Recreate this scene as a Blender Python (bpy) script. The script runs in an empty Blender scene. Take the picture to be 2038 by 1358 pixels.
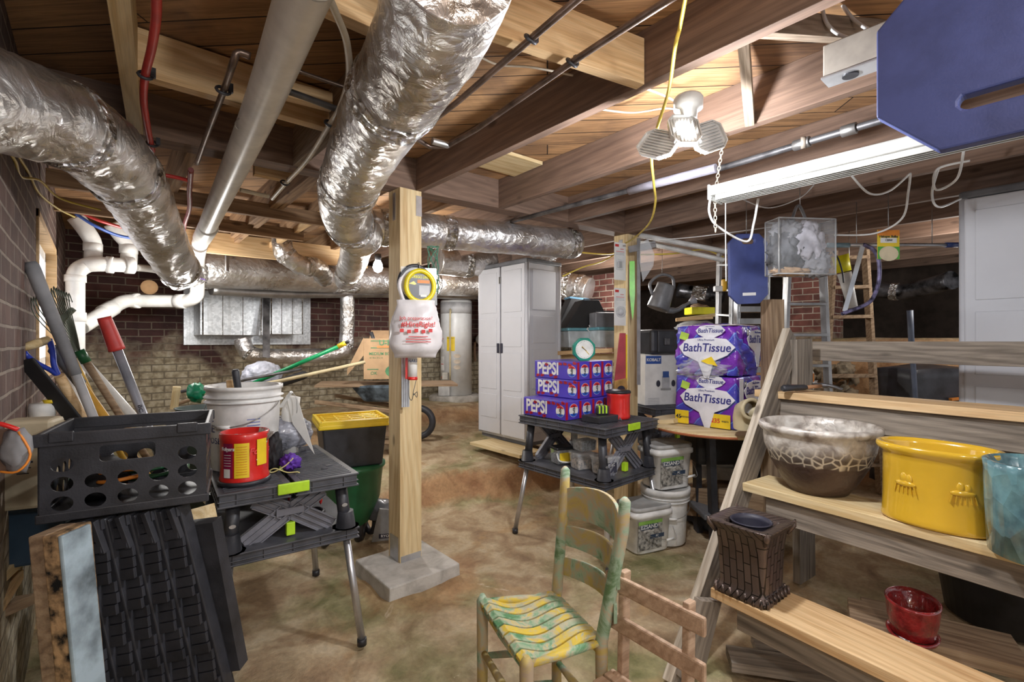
import bpy, bmesh, math, random
from mathutils import Vector, Matrix, noise
random.seed(7)
C = bpy.context.scene.collection
V = Vector
PI = math.pi
# ---------------------------------------------------------------- camera frame (used only to convert measured positions into room metres)
FPX, CH, HEAD = 960.0, 1.37, math.radians(40.8)
FW = V((math.sin(HEAD), math.cos(HEAD), 0)); RT = V((math.cos(HEAD), -math.sin(HEAD), 0))
def W(px, py, d):
    v = FW * d + RT * ((px - 1019) / FPX * d); v.z = CH - (py - 679) / FPX * d; return v
def G(px, py, z=0.0): return W(px, py, (CH - z) * FPX / (py - 679))
def PY(px, py, Y):
    r = (px - 1019) / FPX; return W(px, py, Y / (FW.y + RT.y * r))
def RZ(a): return math.radians(49.2 - a)      # rotation whose local X points a degrees right of the view direction
def sm(x, a, b):
    t = max(0, min(1, (x - a) / (b - a))); return t * t * (3 - 2 * t)
def gh(x, y):
    yc = 3.5 - .28 * sm(x, 2.3, 2.9)
    h = .24 * sm(x, .6, 2.3) * sm(y, yc - .12, yc + .1) + .09 * sm(y, 3.6, 5.0) + .19 * sm(y, 4.95, 5.3)
    b = 1.40 * sm(x + .5 * noise.noise(V((y * 1.5, x, 3))), 5.3, 6.2) * (1 - sm(y, 2.9, 3.6))
    b2 = .75 * sm(x, 4.3, 5.0) * sm(y, 2.6, 3.2)
    return max(h, b, b2)
# ---------------------------------------------------------------- mesh builder
class M:
    def __init__(s): s.v = []; s.f = []; s.sm = []
    def add(s, vs, fs, smooth=False, mx=None):
        o = len(s.v); s.v += [(mx @ V(p)) if mx else V(p) for p in vs]
        s.f += [tuple(i + o for i in f) for f in fs]; s.sm += [smooth] * len(fs); return s
    def box(s, c, d, mx=None, taper=1.0, rz=0):
        x, y, z = d[0] / 2, d[1] / 2, d[2] / 2; vs = []
        cr, sr = math.cos(rz), math.sin(rz)
        for k in (-1, 1):
            t = taper if k < 0 else 1
            for i, j in ((-1, -1), (1, -1), (1, 1), (-1, 1)):
                a, b = i * x * t, j * y * t
                vs.append((c[0] + a * cr - b * sr, c[1] + a * sr + b * cr, c[2] + k * z))
        return s.add(vs, [(3, 2, 1, 0), (4, 5, 6, 7), (0, 1, 5, 4), (1, 2, 6, 5), (2, 3, 7, 6), (3, 0, 4, 7)], False, mx)
    def bar(s, a, b, w, t, up=(0, 0, 1)):
        a = V(a); b = V(b); X = (b - a).normalized(); u = V(up); Z = (u - X * u.dot(X))
        Z = Z.normalized() if Z.length > 1e-4 else X.orthogonal().normalized(); Y = Z.cross(X)
        mx = Matrix((X, Y, Z)).transposed().to_4x4(); mx.translation = (a + b) / 2
        return s.box((0, 0, 0), ((b - a).length, w, t), mx)
    def tube(s, pts, r, n=10, cap=True, closed=False, sx=1, jitter=0):
        pts = [V(p) for p in pts]; N = len(pts); R = r if isinstance(r, (list, tuple)) else [r] * N
        vs = []; prev = None
        for i, p in enumerate(pts):
            if closed: t = pts[(i + 1) % N] - pts[i - 1]
            else: t = pts[min(i + 1, N - 1)] - pts[max(i - 1, 0)]
            t = t.normalized() if t.length > 1e-9 else V((0, 0, 1))
            if prev is None: a = (V((0, 0, 1)) if abs(t.z) < .9 else V((1, 0, 0))).cross(t).normalized()
            else:
                a = prev - t * prev.dot(t); a = a.normalized() if a.length > 1e-6 else t.orthogonal().normalized()
            prev = a; b = t.cross(a)
            for k in range(n):
                an = 2 * PI * k / n; rr = R[i]
                q = p + a * (rr * math.cos(an) * sx) + b * (rr * math.sin(an))
                if jitter: q += (q - p).normalized() * (noise.noise(q * 14) * jitter + noise.noise(q * 45) * jitter * .5)
                vs.append(q)
        fs = []
        for i in range(N if closed else N - 1):
            j = (i + 1) % N
            for k in range(n):
                k2 = (k + 1) % n; fs.append((i * n + k, i * n + k2, j * n + k2, j * n + k))
        s.add(vs, fs, True)
        if cap and not closed:
            o = len(s.v) - len(vs); s.f += [tuple(o + k for k in range(n - 1, -1, -1)), tuple(o + (N - 1) * n + k for k in range(n))]; s.sm += [False, False]
        return s
    def lathe(s, prof, n=32, sx=1, sy=1, mx=None, sq=0, fn=None, cap=True):
        vs = []; m = len(prof)
        for (r, z) in prof:
            for k in range(n):
                a = 2 * PI * k / n; c, q = math.cos(a), math.sin(a)
                e = 1
                if sq: e = (abs(c) ** sq + abs(q) ** sq) ** (-1 / sq)
                p = V((r * e * c * sx, r * e * q * sy, z))
                if fn: p = fn(p, a)
                vs.append(p)
        fs = []
        for i in range(m - 1):
            for k in range(n):
                k2 = (k + 1) % n; fs.append((i * n + k, i * n + k2, (i + 1) * n + k2, (i + 1) * n + k))
        s.add(vs, fs, True, mx)
        if not cap: return s
        o = len(s.v) - len(vs)
        if prof[0][0] > 1e-5: s.f.append(tuple(o + k for k in range(n - 1, -1, -1))); s.sm.append(False)
        if prof[-1][0] > 1e-5: s.f.append(tuple(o + (m - 1) * n + k for k in range(n))); s.sm.append(False)
        return s
    def prism(s, poly, t, mx=None, z0=0):      # polygon in local XY extruded t along Z
        n = len(poly); vs = [(p[0], p[1], z0) for p in poly] + [(p[0], p[1], z0 + t) for p in poly]
        fs = [tuple(range(n - 1, -1, -1)), tuple(range(n, 2 * n))] + [(i, (i + 1) % n, n + (i + 1) % n, n + i) for i in range(n)]
        return s.add(vs, fs, False, mx)
    def blob(s, c, d, amp=.15, sc=3, sub=4, seed=0, flat=None, mx=None):
        b = bmesh.new(); bmesh.ops.create_icosphere(b, subdivisions=sub, radius=1)
        b.verts.ensure_lookup_table(); vs = []
        for v in b.verts:
            n = v.co.normalized(); k = 1 + amp * noise.noise(n * sc + V((seed, seed * 2, 0))) + amp * .5 * (1 - abs(noise.noise(n * sc * 2.7 + V((seed, 0, 9)))) * 3)
            p = V((n.x * d[0] * k, n.y * d[1] * k, n.z * d[2] * k))
            if flat is not None: p.z = max(p.z, flat)
            vs.append(p + V(c))
        fs = [tuple(v.index for v in f.verts) for f in b.faces]; b.free(); return s.add(vs, fs, True, mx)
def spl(pts, k=6):
    P = [V(p) for p in pts]; out = []
    for i in range(len(P) - 1):
        p0 = P[max(i - 1, 0)]; p1 = P[i]; p2 = P[i + 1]; p3 = P[min(i + 2, len(P) - 1)]
        for j in range(k):
            t = j / k
            out.append(.5 * ((2 * p1) + (p2 - p0) * t + (2 * p0 - 5 * p1 + 4 * p2 - p3) * t * t + (3 * p1 - p0 - 3 * p2 + p3) * t ** 3))
    return out + [P[-1]]
def tag(o, label=None, cat=None, group=None, kind=None):
    if label: o['label'] = label
    if cat: o['category'] = cat
    if group: o['group'] = group
    if kind: o['kind'] = kind
    return o
def make(name, m, mat, parent=None, bev=0, label=None, mx=None, recalc=True):
    me = bpy.data.meshes.new(name); me.from_pydata([tuple(p) for p in m.v], [], m.f)
    me.polygons.foreach_set('use_smooth', m.sm); me.update()
    if recalc:
        b = bmesh.new(); b.from_mesh(me); bmesh.ops.recalc_face_normals(b, faces=b.faces); b.to_mesh(me); b.free()
    me.materials.append(mat); o = bpy.data.objects.new(name, me); C.objects.link(o)
    if parent: o.parent = parent
    if mx is not None: o.matrix_local = mx
    if bev:
        q = o.modifiers.new('b', 'BEVEL'); q.width = bev; q.segments = 2; q.limit_method = 'ANGLE'; q.angle_limit = math.radians(40)
    if label: o['label'] = label
    return o
def thing(name, label, cat, loc, rz=0, group=None, rot=None):
    o = bpy.data.objects.new(name, None); C.objects.link(o); o.location = loc
    o.rotation_euler = rot if rot else (0, 0, rz); o.empty_display_size = .1
    return tag(o, label, cat, group)
def solo(name, m, mat, label, cat, group=None, kind=None, bev=0):     # one world-space mesh, origin moved to its base
    xs = [p.x for p in m.v]; ys = [p.y for p in m.v]; z = min(p.z for p in m.v)
    c = V(((min(xs) + max(xs)) / 2, (min(ys) + max(ys)) / 2, z)); m.v = [p - c for p in m.v]
    o = make(name, m, mat, bev=bev); o.location = c; return tag(o, label, cat, group, kind)
def root_of(name, label, cat, pts, group=None):   # empty under a set of world points; parts then given via wpart
    c = V((sum(p[0] for p in pts) / len(pts), sum(p[1] for p in pts) / len(pts), min(p[2] for p in pts)))
    return thing(name, label, cat, c, 0, group)
def wpart(name, m, mat, root, bev=0, label=None):
    c = root.location; m.v = [p - c for p in m.v]; return make(name, m, mat, root, bev, label)
def board(name, a, b, w, t, mat, label=None, cat=None, group=None, up=(0, 0, 1), kind=None, bev=.002, parent=None):
    a = V(a); b = V(b); X = (b - a).normalized(); u = V(up); Z = (u - X * u.dot(X)).normalized(); Y = Z.cross(X)
    mx = Matrix((X, Y, Z)).transposed().to_4x4(); mx.translation = (a + b) / 2
    if parent: mx = Matrix.Translation(-parent.location) @ mx
    o = make(name, M().box((0, 0, 0), ((b - a).length, w, t)), mat, parent, bev, mx=mx)
    return o if parent else tag(o, label, cat, group, kind)
def copy_tree(o, parent=None):
    c = o.copy(); C.objects.link(c)
    if parent: c.parent = parent
    for ch in list(o.children): copy_tree(ch, c)
    return c
def frame(o, x, n):      # 4x4: local X = x, local Z = n (outward), at o
    x = V(x).normalized(); n = V(n).normalized(); y = n.cross(x); m = Matrix((x, y, n)).transposed().to_4x4(); m.translation = V(o); return m
def FR(x, y, z): return frame((x, y, z), (1, 0, 0), (0, -1, 0))      # on a -Y face
def FL(x, y, z): return frame((x, y, z), (0, -1, 0), (-1, 0, 0))     # on a -X face
def FT(x, y, z): return frame((x, y, z), (1, 0, 0), (0, 0, 1))
def FRR(x, y, z): return frame((x, y, z), (0, 1, 0), (1, 0, 0))      # on a +X face
def text(s, size, mat, parent, mx, name='lettering', bend=0, bold=.0, shear=0, ext=.0006, sx=1, align='CENTER', sp=1):
    cu = bpy.data.curves.new('t', 'FONT'); cu.body = s; cu.size = size; cu.extrude = ext; cu.offset = bold * size; cu.shear = shear
    cu.align_x = align; cu.align_y = 'CENTER'; cu.space_character = sp; cu.resolution_u = 3
    o = bpy.data.objects.new('t', cu); C.objects.link(o); dg = bpy.context.evaluated_depsgraph_get()
    me = bpy.data.meshes.new_from_object(o.evaluated_get(dg)); bpy.data.objects.remove(o); me.name = name
    for v in me.vertices:
        v.co.x *= sx
        if bend: x, z = v.co.x, v.co.z; v.co.x = (bend + z) * math.sin(x / bend); v.co.z = (bend + z) * math.cos(x / bend) - bend
    me.materials.clear(); me.materials.append(mat); q = bpy.data.objects.new(name, me); C.objects.link(q)
    q.parent = parent; q.matrix_local = mx; return q
def disc(r, n=24, sx=1): return [(r * math.cos(2 * PI * k / n) * sx, r * math.sin(2 * PI * k / n)) for k in range(n)]
def rect(w, h, x=0, y=0): return [(x - w / 2, y - h / 2), (x + w / 2, y - h / 2), (x + w / 2, y + h / 2), (x - w / 2, y + h / 2)]
def decal(name, poly, mat, parent, mx, t=.0008, bend=0, z0=0):
    m = M()
    if bend:
        x0 = min(p[0] for p in poly); x1 = max(p[0] for p in poly); y0 = min(p[1] for p in poly); y1 = max(p[1] for p in poly); n = 10
        vs = []
        for i in range(n + 1):
            x = x0 + (x1 - x0) * i / n
            for y in (y0, y1): vs.append(((bend + z0 + t) * math.sin(x / bend), y, (bend + z0 + t) * math.cos(x / bend) - bend))
        m.add(vs, [(2 * i, 2 * i + 2, 2 * i + 3, 2 * i + 1) for i in range(n)], True)
        return make(name, m, mat, parent, mx=mx, recalc=False)
    m.prism(poly, t, z0=z0); return make(name, m, mat, parent, mx=mx)
# ---------------------------------------------------------------- materials
class NT:
    def __init__(s, name):
        s.m = bpy.data.materials.new(name); s.m.use_nodes = True; s.n = s.m.node_tree.nodes; s.l = s.m.node_tree.links
        s.b = s.n['Principled BSDF']
    def __call__(s, t, ins=None, **kw):
        x = s.n.new('ShaderNode' + t)
        for k, v in kw.items(): setattr(x, k, v)
        for k, v in (ins or {}).items():
            if isinstance(v, bpy.types.NodeSocket): s.l.new(v, x.inputs[k])
            else: x.inputs[k].default_value = v
        return x
    def ramp(s, fac, stops):
        x = s.n.new('ShaderNodeValToRGB'); s.l.new(fac, x.inputs[0]); e = x.color_ramp.elements
        while len(e) < len(stops): e.new(.5)
        for q, (p, c) in zip(e, stops): q.position = p; q.color = (*c, 1) if len(c) == 3 else c
        return x.outputs[0]
    def mix(s, fac, a, b, t='MIX'):
        x = s.n.new('ShaderNodeMix'); x.data_type = 'RGBA'; x.blend_type = t
        for k, v in ((0, fac), (6, a), (7, b)):
            if isinstance(v, bpy.types.NodeSocket): s.l.new(v, x.inputs[k])
            else: x.inputs[k].default_value = (*v, 1) if isinstance(v, tuple) and len(v) == 3 else v
        return x.outputs[2]
    def math(s, op, a, b=0, clamp=False):
        x = s.n.new('ShaderNodeMath'); x.operation = op; x.use_clamp = clamp
        for k, v in ((0, a), (1, b)):
            if isinstance(v, bpy.types.NodeSocket): s.l.new(v, x.inputs[k])
            else: x.inputs[k].default_value = v
        return x.outputs[0]
    def set(s, **kw):
        for k, v in kw.items():
            i = s.b.inputs[{'col': 'Base Color', 'rough': 'Roughness', 'metal': 'Metallic', 'alpha': 'Alpha', 'nor': 'Normal', 'coat': 'Coat Weight', 'trans': 'Transmission Weight', 'ior': 'IOR', 'em': 'Emission Color', 'es': 'Emission Strength', 'sss': 'Subsurface Weight'}[k]]
            if isinstance(v, bpy.types.NodeSocket): s.l.new(v, i)
            else: i.default_value = (*v, 1) if isinstance(v, tuple) and len(v) == 3 else v
        return s.m
    def bump(s, h, st=.3, dist=.01): return s('Bump', {'Height': h, 'Strength': st, 'Distance': dist}).outputs[0]
    def pos(s, rnd=False, sc=(1, 1, 1)):
        o = s('TexCoord').outputs['Object']
        if rnd:
            r = s.math('MULTIPLY', s('ObjectInfo').outputs['Random'], 23.0)
            o = s('VectorMath', {0: o, 1: s('CombineXYZ', {0: r, 1: r, 2: r}).outputs[0]}, operation='ADD').outputs[0]
        return s('Mapping', {'Vector': o, 'Scale': sc}).outputs[0]
    def noise(s, v, sc=5, det=4, dis=0, ro=.55): return s('TexNoise', {'Vector': v, 'Scale': sc, 'Detail': det, 'Distortion': dis, 'Roughness': ro}).outputs[0]
_c = {}
def pm(col, rough=.5, metal=0, var=.12, ns=8, bump=0, bs=60, coat=0, alpha=1, trans=0, es=0, sss=0, name='paint'):
    key = (col, rough, metal, var, ns, bump, bs, coat, alpha, trans, es)
    if key in _c: return _c[key]
    t = NT(name); v = t.pos()
    n = t.noise(v, ns, 5)
    c2 = tuple(max(0, x * (1 - var * 2.2)) for x in col); c1 = tuple(min(1, x * (1 + var * .5)) for x in col)
    t.set(col=t.ramp(n, [(.35, c2), (.6, c1)]), rough=rough, metal=metal, coat=coat, alpha=alpha, trans=trans)
    if es: t.set(em=col, es=es)
    if bump: t.set(nor=t.bump(t.noise(v, bs, 3), bump, .004))
    _c[key] = t.m; return t.m
def wood(name, c1, c2, c3, rough=.65, ring=5, bst=.25):
    t = NT(name); v = t.pos(True, (.55, 7, 7)); n = t.noise(v, ring * .5, 6, 1.2)
    w = t('TexWave', {'Vector': t.pos(True, (.25, 3, 3)), 'Scale': ring, 'Distortion': 9, 'Detail': 3, 'Detail Scale': 1.3}, wave_type='BANDS', bands_direction='DIAGONAL').outputs[1]
    a = t.ramp(n, [(.3, c3), (.5, c2), (.68, c1)]); a = t.mix(.35, a, t.ramp(w, [(.0, c3), (.45, c2), (.8, c1)]))
    f = t.noise(t.pos(True, (2, 90, 90)), 3, 3); a = t.mix(.25, a, t.ramp(f, [(.3, (.25, .25, .25)), (.6, (1, 1, 1))]), 'MULTIPLY')
    k = t('TexVoronoi', {'Vector': t.pos(True, (3, 7, 7)), 'Scale': 1.0}).outputs[0]
    a = t.mix(t.ramp(k, [(.06, (.75, .75, .75)), (.13, (0, 0, 0))]), a, tuple(x * .35 for x in c3))
    return t.set(col=a, rough=rough, nor=t.bump(f, bst, .002))
PINE = wood('new_pine', (.80, .58, .33), (.70, .47, .24), (.52, .31, .14))
PALE = wood('pale_treated_pine', (.82, .68, .42), (.72, .56, .30), (.58, .40, .18))
JOIST = wood('aged_joist_wood', (.27, .175, .125), (.205, .13, .092), (.135, .085, .06), .8)
JOISTL = wood('tan_joist_wood', (.42, .27, .15), (.30, .18, .095), (.17, .095, .05), .8)
ROUGH = wood('rough_sawn_wood', (.46, .37, .28), (.34, .26, .19), (.20, .15, .10), .9, 9, .6)
WEATH = wood('weathered_grey_wood', (.36, .31, .25), (.25, .21, .17), (.12, .10, .08), .85, 6, .5)
STRING = wood('chipped_white_wood', (.66, .60, .50), (.50, .43, .34), (.26, .21, .15), .8, 6, .4)
RAWCH = wood('bare_chair_wood', (.62, .45, .32), (.50, .34, .23), (.34, .22, .14), .7)
OLDW = wood('old_brown_wood', (.45, .33, .21), (.33, .22, .13), (.16, .10, .06), .8)
def foil_mat():
    t = NT('foil_insulation'); v = t.pos()
    n = t.noise(v, 3.2, 6, .6); f = t('TexVoronoi', {'Vector': v, 'Scale': 26.0}, feature='F1').outputs[0]; g = t.noise(v, 14, 6, 1.4)
    col = t.ramp(n, [(.3, (.36, .31, .25)), (.45, (.56, .53, .50)), (.62, (.82, .82, .83))])
    h = t.math('ADD', t.math('MULTIPLY', g, 1.3), t.math('MULTIPLY', f, .5))
    return t.set(col=col, metal=.85, rough=t.math('ADD', t.math('MULTIPLY', n, .3), .15), nor=t.bump(h, .55, .018))
FOIL = foil_mat()
def crinkle_mat():
    t = NT('crinkled_foil_tape'); v = t.pos(); f = t('TexVoronoi', {'Vector': v, 'Scale': 30.0, 'Randomness': 1.0}).outputs[0]
    return t.set(col=t.ramp(t.noise(v, 9, 5), [(.35, (.3, .27, .22)), (.6, (.85, .85, .86))]), metal=.95, rough=.18, nor=t.bump(t.math('ADD', f, t.noise(v, 22, 6, 2)), 1, .03))
TAPE = crinkle_mat()
def galv_mat():
    t = NT('galvanised_sheet'); v = t.pos(); f = t('TexVoronoi', {'Vector': v, 'Scale': 45.0}).outputs['Color']
    g = t('RGBToBW', {0: f}).outputs[0]; st = t.noise(t.pos(False, (14, 14, .8)), 2, 5)
    c = t.mix(t.ramp(st, [(.48, (0, 0, 0)), (.72, (.45, .45, .45))]), t.ramp(g, [(.2, (.50, .52, .54)), (.8, (.72, .74, .76))]), (.25, .24, .22))
    return t.set(col=c, metal=.75, rough=.38)
GALV = galv_mat()
def brick_mat(name, b1, b2, mort, white=None, dark=1):
    t = NT(name); o = t('TexCoord').outputs['Object']; s = t('SeparateXYZ', {0: o})
    u = t.math('ADD', s.outputs[0], s.outputs[1]); wob = t.math('MULTIPLY', t.noise(o, 4, 3), .012)
    vec = t('CombineXYZ', {0: t.math('ADD', u, wob), 1: t.math('ADD', s.outputs[2], wob), 2: 0.0}).outputs[0]
    br = t('TexBrick', {'Vector': vec, 'Color1': (*b1, 1), 'Color2': (*b2, 1), 'Mortar': (*mort, 1), 'Scale': 1.0, 'Mortar Size': .0065, 'Mortar Smooth': .25, 'Bias': -.1, 'Brick Width': .215, 'Row Height': .075})
    c = br.outputs[0]; n = t.noise(o, 7, 7, .5); c = t.mix(.6, c, t.ramp(n, [(.3, (.35, .33, .33)), (.6, (1.1, 1.05, 1.0))]), 'MULTIPLY')
    if white:
        zz = t.math('SUBTRACT', white, s.outputs[2]); zz = t.math('MULTIPLY', zz, 3.2); m = t.math('ADD', zz, t.math('MULTIPLY', t.math('SUBTRACT', t.noise(o, 2.4, 7, .6), .5), 4.0), True)
        ww = t.mix(br.outputs[1], t.ramp(t.noise(o, 16, 6), [(.35, (.23, .19, .12)), (.55, (.50, .44, .31)), (.7, (.62, .57, .45))]), (.20, .17, .12))
        c = t.mix(t.math('MULTIPLY', m, .88), c, ww)
    h = t.math('ADD', t.math('MULTIPLY', br.outputs[1], -1.0), t.math('MULTIPLY', t.noise(o, 40, 5), .35))
    return t.set(col=c, rough=.9, nor=t.bump(h, .7, .012))
BRICKB = brick_mat('old_dark_brick', (.10, .040, .034), (.060, .030, .030), (.20, .165, .13), 1.42)
BRICKL = brick_mat('old_left_brick', (.155, .095, .08), (.09, .058, .052), (.30, .25, .21), .9)
BRICKP = brick_mat('red_pier_brick', (.26, .10, .08), (.17, .075, .065), (.55, .48, .40), 1.25)
def ground_mat():
    t = NT('clay_and_concrete_ground'); o = t('TexCoord').outputs['Object']; n = t.noise(o, 1.3, 7, .4); n2 = t.noise(o, 5, 8, .6); n3 = t.noise(o, 45, 5)
    c = t.ramp(n2, [(.25, (.22, .14, .08)), (.42, (.36, .25, .145)), (.56, (.48, .37, .23)), (.75, (.60, .50, .35))])
    c = t.mix(t.ramp(n, [(.50, (0, 0, 0)), (.62, (.85, .85, .85))]), c, t.ramp(n2, [(.35, (.15, .16, .055)), (.65, (.38, .35, .18))]))     # mossy grey green
    c = t.mix(t.ramp(t.noise(o, 2.1, 7, .9), [(.56, (0, 0, 0)), (.66, (.75, .75, .75))]), c, (.42, .27, .13))                               # clay patches
    c = t.mix(t.ramp(t.noise(o, 3.3, 8, 1.6, .7), [(.63, (0, 0, 0)), (.69, (.8, .8, .8))]), c, (.66, .56, .42))                               # pale dusty marks
    sp = t('SeparateXYZ', {0: t('NewGeometry').outputs['Normal']}).outputs[2]
    cl = t.ramp(n2, [(.3, (.30, .15, .07)), (.6, (.50, .30, .15))])
    c = t.mix(t.ramp(sp, [(.72, (1, 1, 1)), (.96, (0, 0, 0))]), c, cl)
    d = t('VectorMath', {0: t('NewGeometry').outputs['Position'], 1: (1.40, 2.5, 0)}, operation='DISTANCE').outputs['Value']
    d = t.math('ADD', d, t.math('MULTIPLY', t.math('SUBTRACT', n2, .5), .35))
    c = t.mix(t.ramp(d, [(.30, (.6, .6, .6)), (.42, (0, 0, 0))]), c, cl)
    c = t.mix(.35, c, t.ramp(n3, [(.3, (.5, .5, .5)), (.65, (1.15, 1.15, 1.15))]), 'MULTIPLY')
    return t.set(col=c, rough=.85, nor=t.bump(t.math('ADD', n3, t.math('MULTIPLY', n2, 3.0)), .5, .012))
GROUND = ground_mat()
def plank_ceiling():
    t = NT('diagonal_subfloor_planks'); o = t('TexCoord').outputs['Object']
    v = t('Mapping', {'Vector': o, 'Rotation': (0, 0, math.radians(45))}).outputs[0]
    br = t('TexBrick', {'Vector': v, 'Color1': (.44, .26, .125, 1), 'Color2': (.28, .155, .075, 1), 'Mortar': (.02, .012, .008, 1), 'Scale': 1.0, 'Mortar Size': .003, 'Mortar Smooth': .1, 'Brick Width': 2.7, 'Row Height': .14})
    g = t.noise(t('Mapping', {'Vector': v, 'Scale': (1.2, 22, 1)}).outputs[0], 2.5, 7, 1.5)
    c = t.mix(.75, br.outputs[0], t.ramp(g, [(.3, (.45, .42, .4)), (.6, (1.35, 1.3, 1.25))]), 'MULTIPLY')
    st = t.noise(o, 1.6, 5, .8); c = t.mix(t.ramp(st, [(.50, (0, 0, 0)), (.72, (.7, .7, .7))]), c, (.07, .045, .04))
    k = t('TexVoronoi', {'Vector': t('Mapping', {'Vector': v, 'Scale': (2.2, 6, 1)}).outputs[0], 'Scale': 1.0}).outputs[0]
    c = t.mix(t.ramp(k, [(.05, (.8, .8, .8)), (.11, (0, 0, 0))]), c, (.05, .028, .018))
    h = t.math('SUBTRACT', t.math('MULTIPLY', g, .2), br.outputs[1])
    return t.set(col=c, rough=.8, nor=t.bump(h, .8, .012))
PLANKS = plank_ceiling()
def concrete_mat():
    t = NT('cast_concrete'); o = t.pos(); n = t.noise(o, 9, 8, .4)
    return t.set(col=t.ramp(n, [(.3, (.33, .31, .28)), (.6, (.56, .54, .50))]), rough=.9, nor=t.bump(t.noise(o, 60, 6), .5, .006))
CONC = concrete_mat()
def chair_paint():
    t = NT('worn_green_yellow_paint'); o = t.pos(True, (1, 1, 1)); n = t.noise(o, 9, 8, 1.0, .65); n2 = t.noise(o, 14, 8, .8, .7)
    c = t.ramp(n, [(.36, (.10, .26, .12)), (.44, (.26, .42, .26)), (.50, (.50, .47, .33)), (.56, (.66, .50, .08)), (.63, (.72, .53, .05)), (.70, (.52, .46, .33))])
    c = t.mix(t.ramp(n2, [(.55, (0, 0, 0)), (.66, (.85, .85, .85))]), c, (.42, .36, .27)); return t.set(col=c, rough=.6, nor=t.bump(n2, .25, .003))
CHP = chair_paint()
def chair_paint2():
    t = NT('worn_green_brown_paint'); o = t.pos(True); n = t.noise(o, 6, 7, .8, .65)
    c = t.ramp(n, [(.36, (.12, .22, .10)), (.44, (.34, .46, .34)), (.50, (.46, .38, .26)), (.58, (.52, .40, .12)), (.66, (.40, .31, .21))]); return t.set(col=c, rough=.6)
CHP2 = chair_paint2()
WHITE = pm((.80, .80, .78), .4, name='white_plastic'); PVC = pm((.78, .77, .73), .35, var=.08, name='white_pipe_plastic')
BLACK = pm((.032, .033, .040), .45, var=.25, bump=.15, bs=160, name='black_moulded_plastic'); DARK = pm((.02, .02, .022), .7, name='dark_fabric')
BENCHM = pm((.075, .077, .09), .42, var=.2, bump=.12, bs=150, name='charcoal_bench_plastic'); RIBM = pm((.20, .20, .23), .45, name='grey_ribbed_plastic')
LIME = pm((.50, .80, .03), .4, name='lime_plastic'); RED = pm((.68, .022, .018), .3, var=.05, coat=.4, name='red_plastic'); YEL = pm((.86, .62, .03), .35, var=.06, name='yellow_plastic')
SILV = pm((.60, .61, .64), .32, .8, var=.1, name='brushed_aluminium'); STEEL = pm((.42, .41, .40), .4, .85, name='worn_steel'); IRON = pm((.16, .155, .16), .45, .6, var=.3, name='dark_iron_pipe')
COPPER = pm((.22, .16, .13), .38, .75, var=.3, name='tarnished_copper'); CREAMC = pm((.72, .66, .54), .5, name='cream_cable'); YELC = pm((.78, .60, .10), .45, name='yellow_cable')
CLEAR = pm((.85, .88, .90), .12, var=.03, alpha=.28, name='clear_plastic_film'); GREEN = pm((.02, .13, .05), .4, name='dark_green_plastic'); BLUE = pm((.060, .080, .24), .5, var=.12, bump=.1, bs=200, name='blue_foam')
REDHOSE = pm((.62, .05, .045), .35, name='red_tube'); CARD = pm((.52, .34, .19), .8, var=.08, name='cardboard'); PAPER = pm((.80, .79, .76), .7, var=.05, name='white_paper')
GREY = pm((.50, .50, .51), .5, name='grey_plastic'); INK = pm((.03, .03, .05), .5, name='black_ink'); NAVY = pm((.03, .05, .17), .4, name='navy_ink'); ORANGE = pm((.80, .26, .03), .5, name='orange_plastic')
CABG = pm((.62, .63, .67), .5, var=.01, name='pale_grey_resin'); CABD = pm((.16, .165, .18), .45, name='dark_grey_resin'); RINK = pm((.70, .05, .05), .5, name='red_ink')
# ================================================================ SETTING
def struct(o): o['kind'] = 'structure'; return o
def ground():
    m = M(); x0, x1, y0, y1, st = -.28, 9.0, -1.6, 6.5, .06
    nx = int((x1 - x0) / st); ny = int((y1 - y0) / st); vs = []
    for j in range(ny + 1):
        for i in range(nx + 1):
            x, y = x0 + i * st, y0 + j * st; h = gh(x, y); p = V((x, y, 0))
            sl = abs(gh(x + .1, y) - h) + abs(gh(x, y + .1) - h)
            z = h + noise.noise(p * 1.7) * .012 + noise.noise(p * 7) * .006 + sl * (noise.noise(p * 5) * .35 + noise.noise(p * 13) * .2) * .8
            d = math.hypot(max(abs(x - 1.375) - .21, 0), max(abs(y - 2.53) - .22, 0)); z += .022 * math.exp(-(d / .1) ** 2) * (1 + noise.noise(p * 9))
            if x < 3.2 and y < 3 : z = min(z, h + .03) - .012
            vs.append((x, y, z))
    fs = [(j * (nx + 1) + i, j * (nx + 1) + i + 1, (j + 1) * (nx + 1) + i + 1, (j + 1) * (nx + 1) + i) for j in range(ny) for i in range(nx)]
    m.add(vs, fs, True); return struct(make('floor', m, GROUND, recalc=False))
ground()
struct(make('ceiling', M().box((3.75, 2.4, 2.475), (10.6, 8.2, .05)), PLANKS))
struct(make('wall_back', M().box((4.3, 6.42, 1.2), (9.5, .2, 2.5)), BRICKB))
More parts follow.
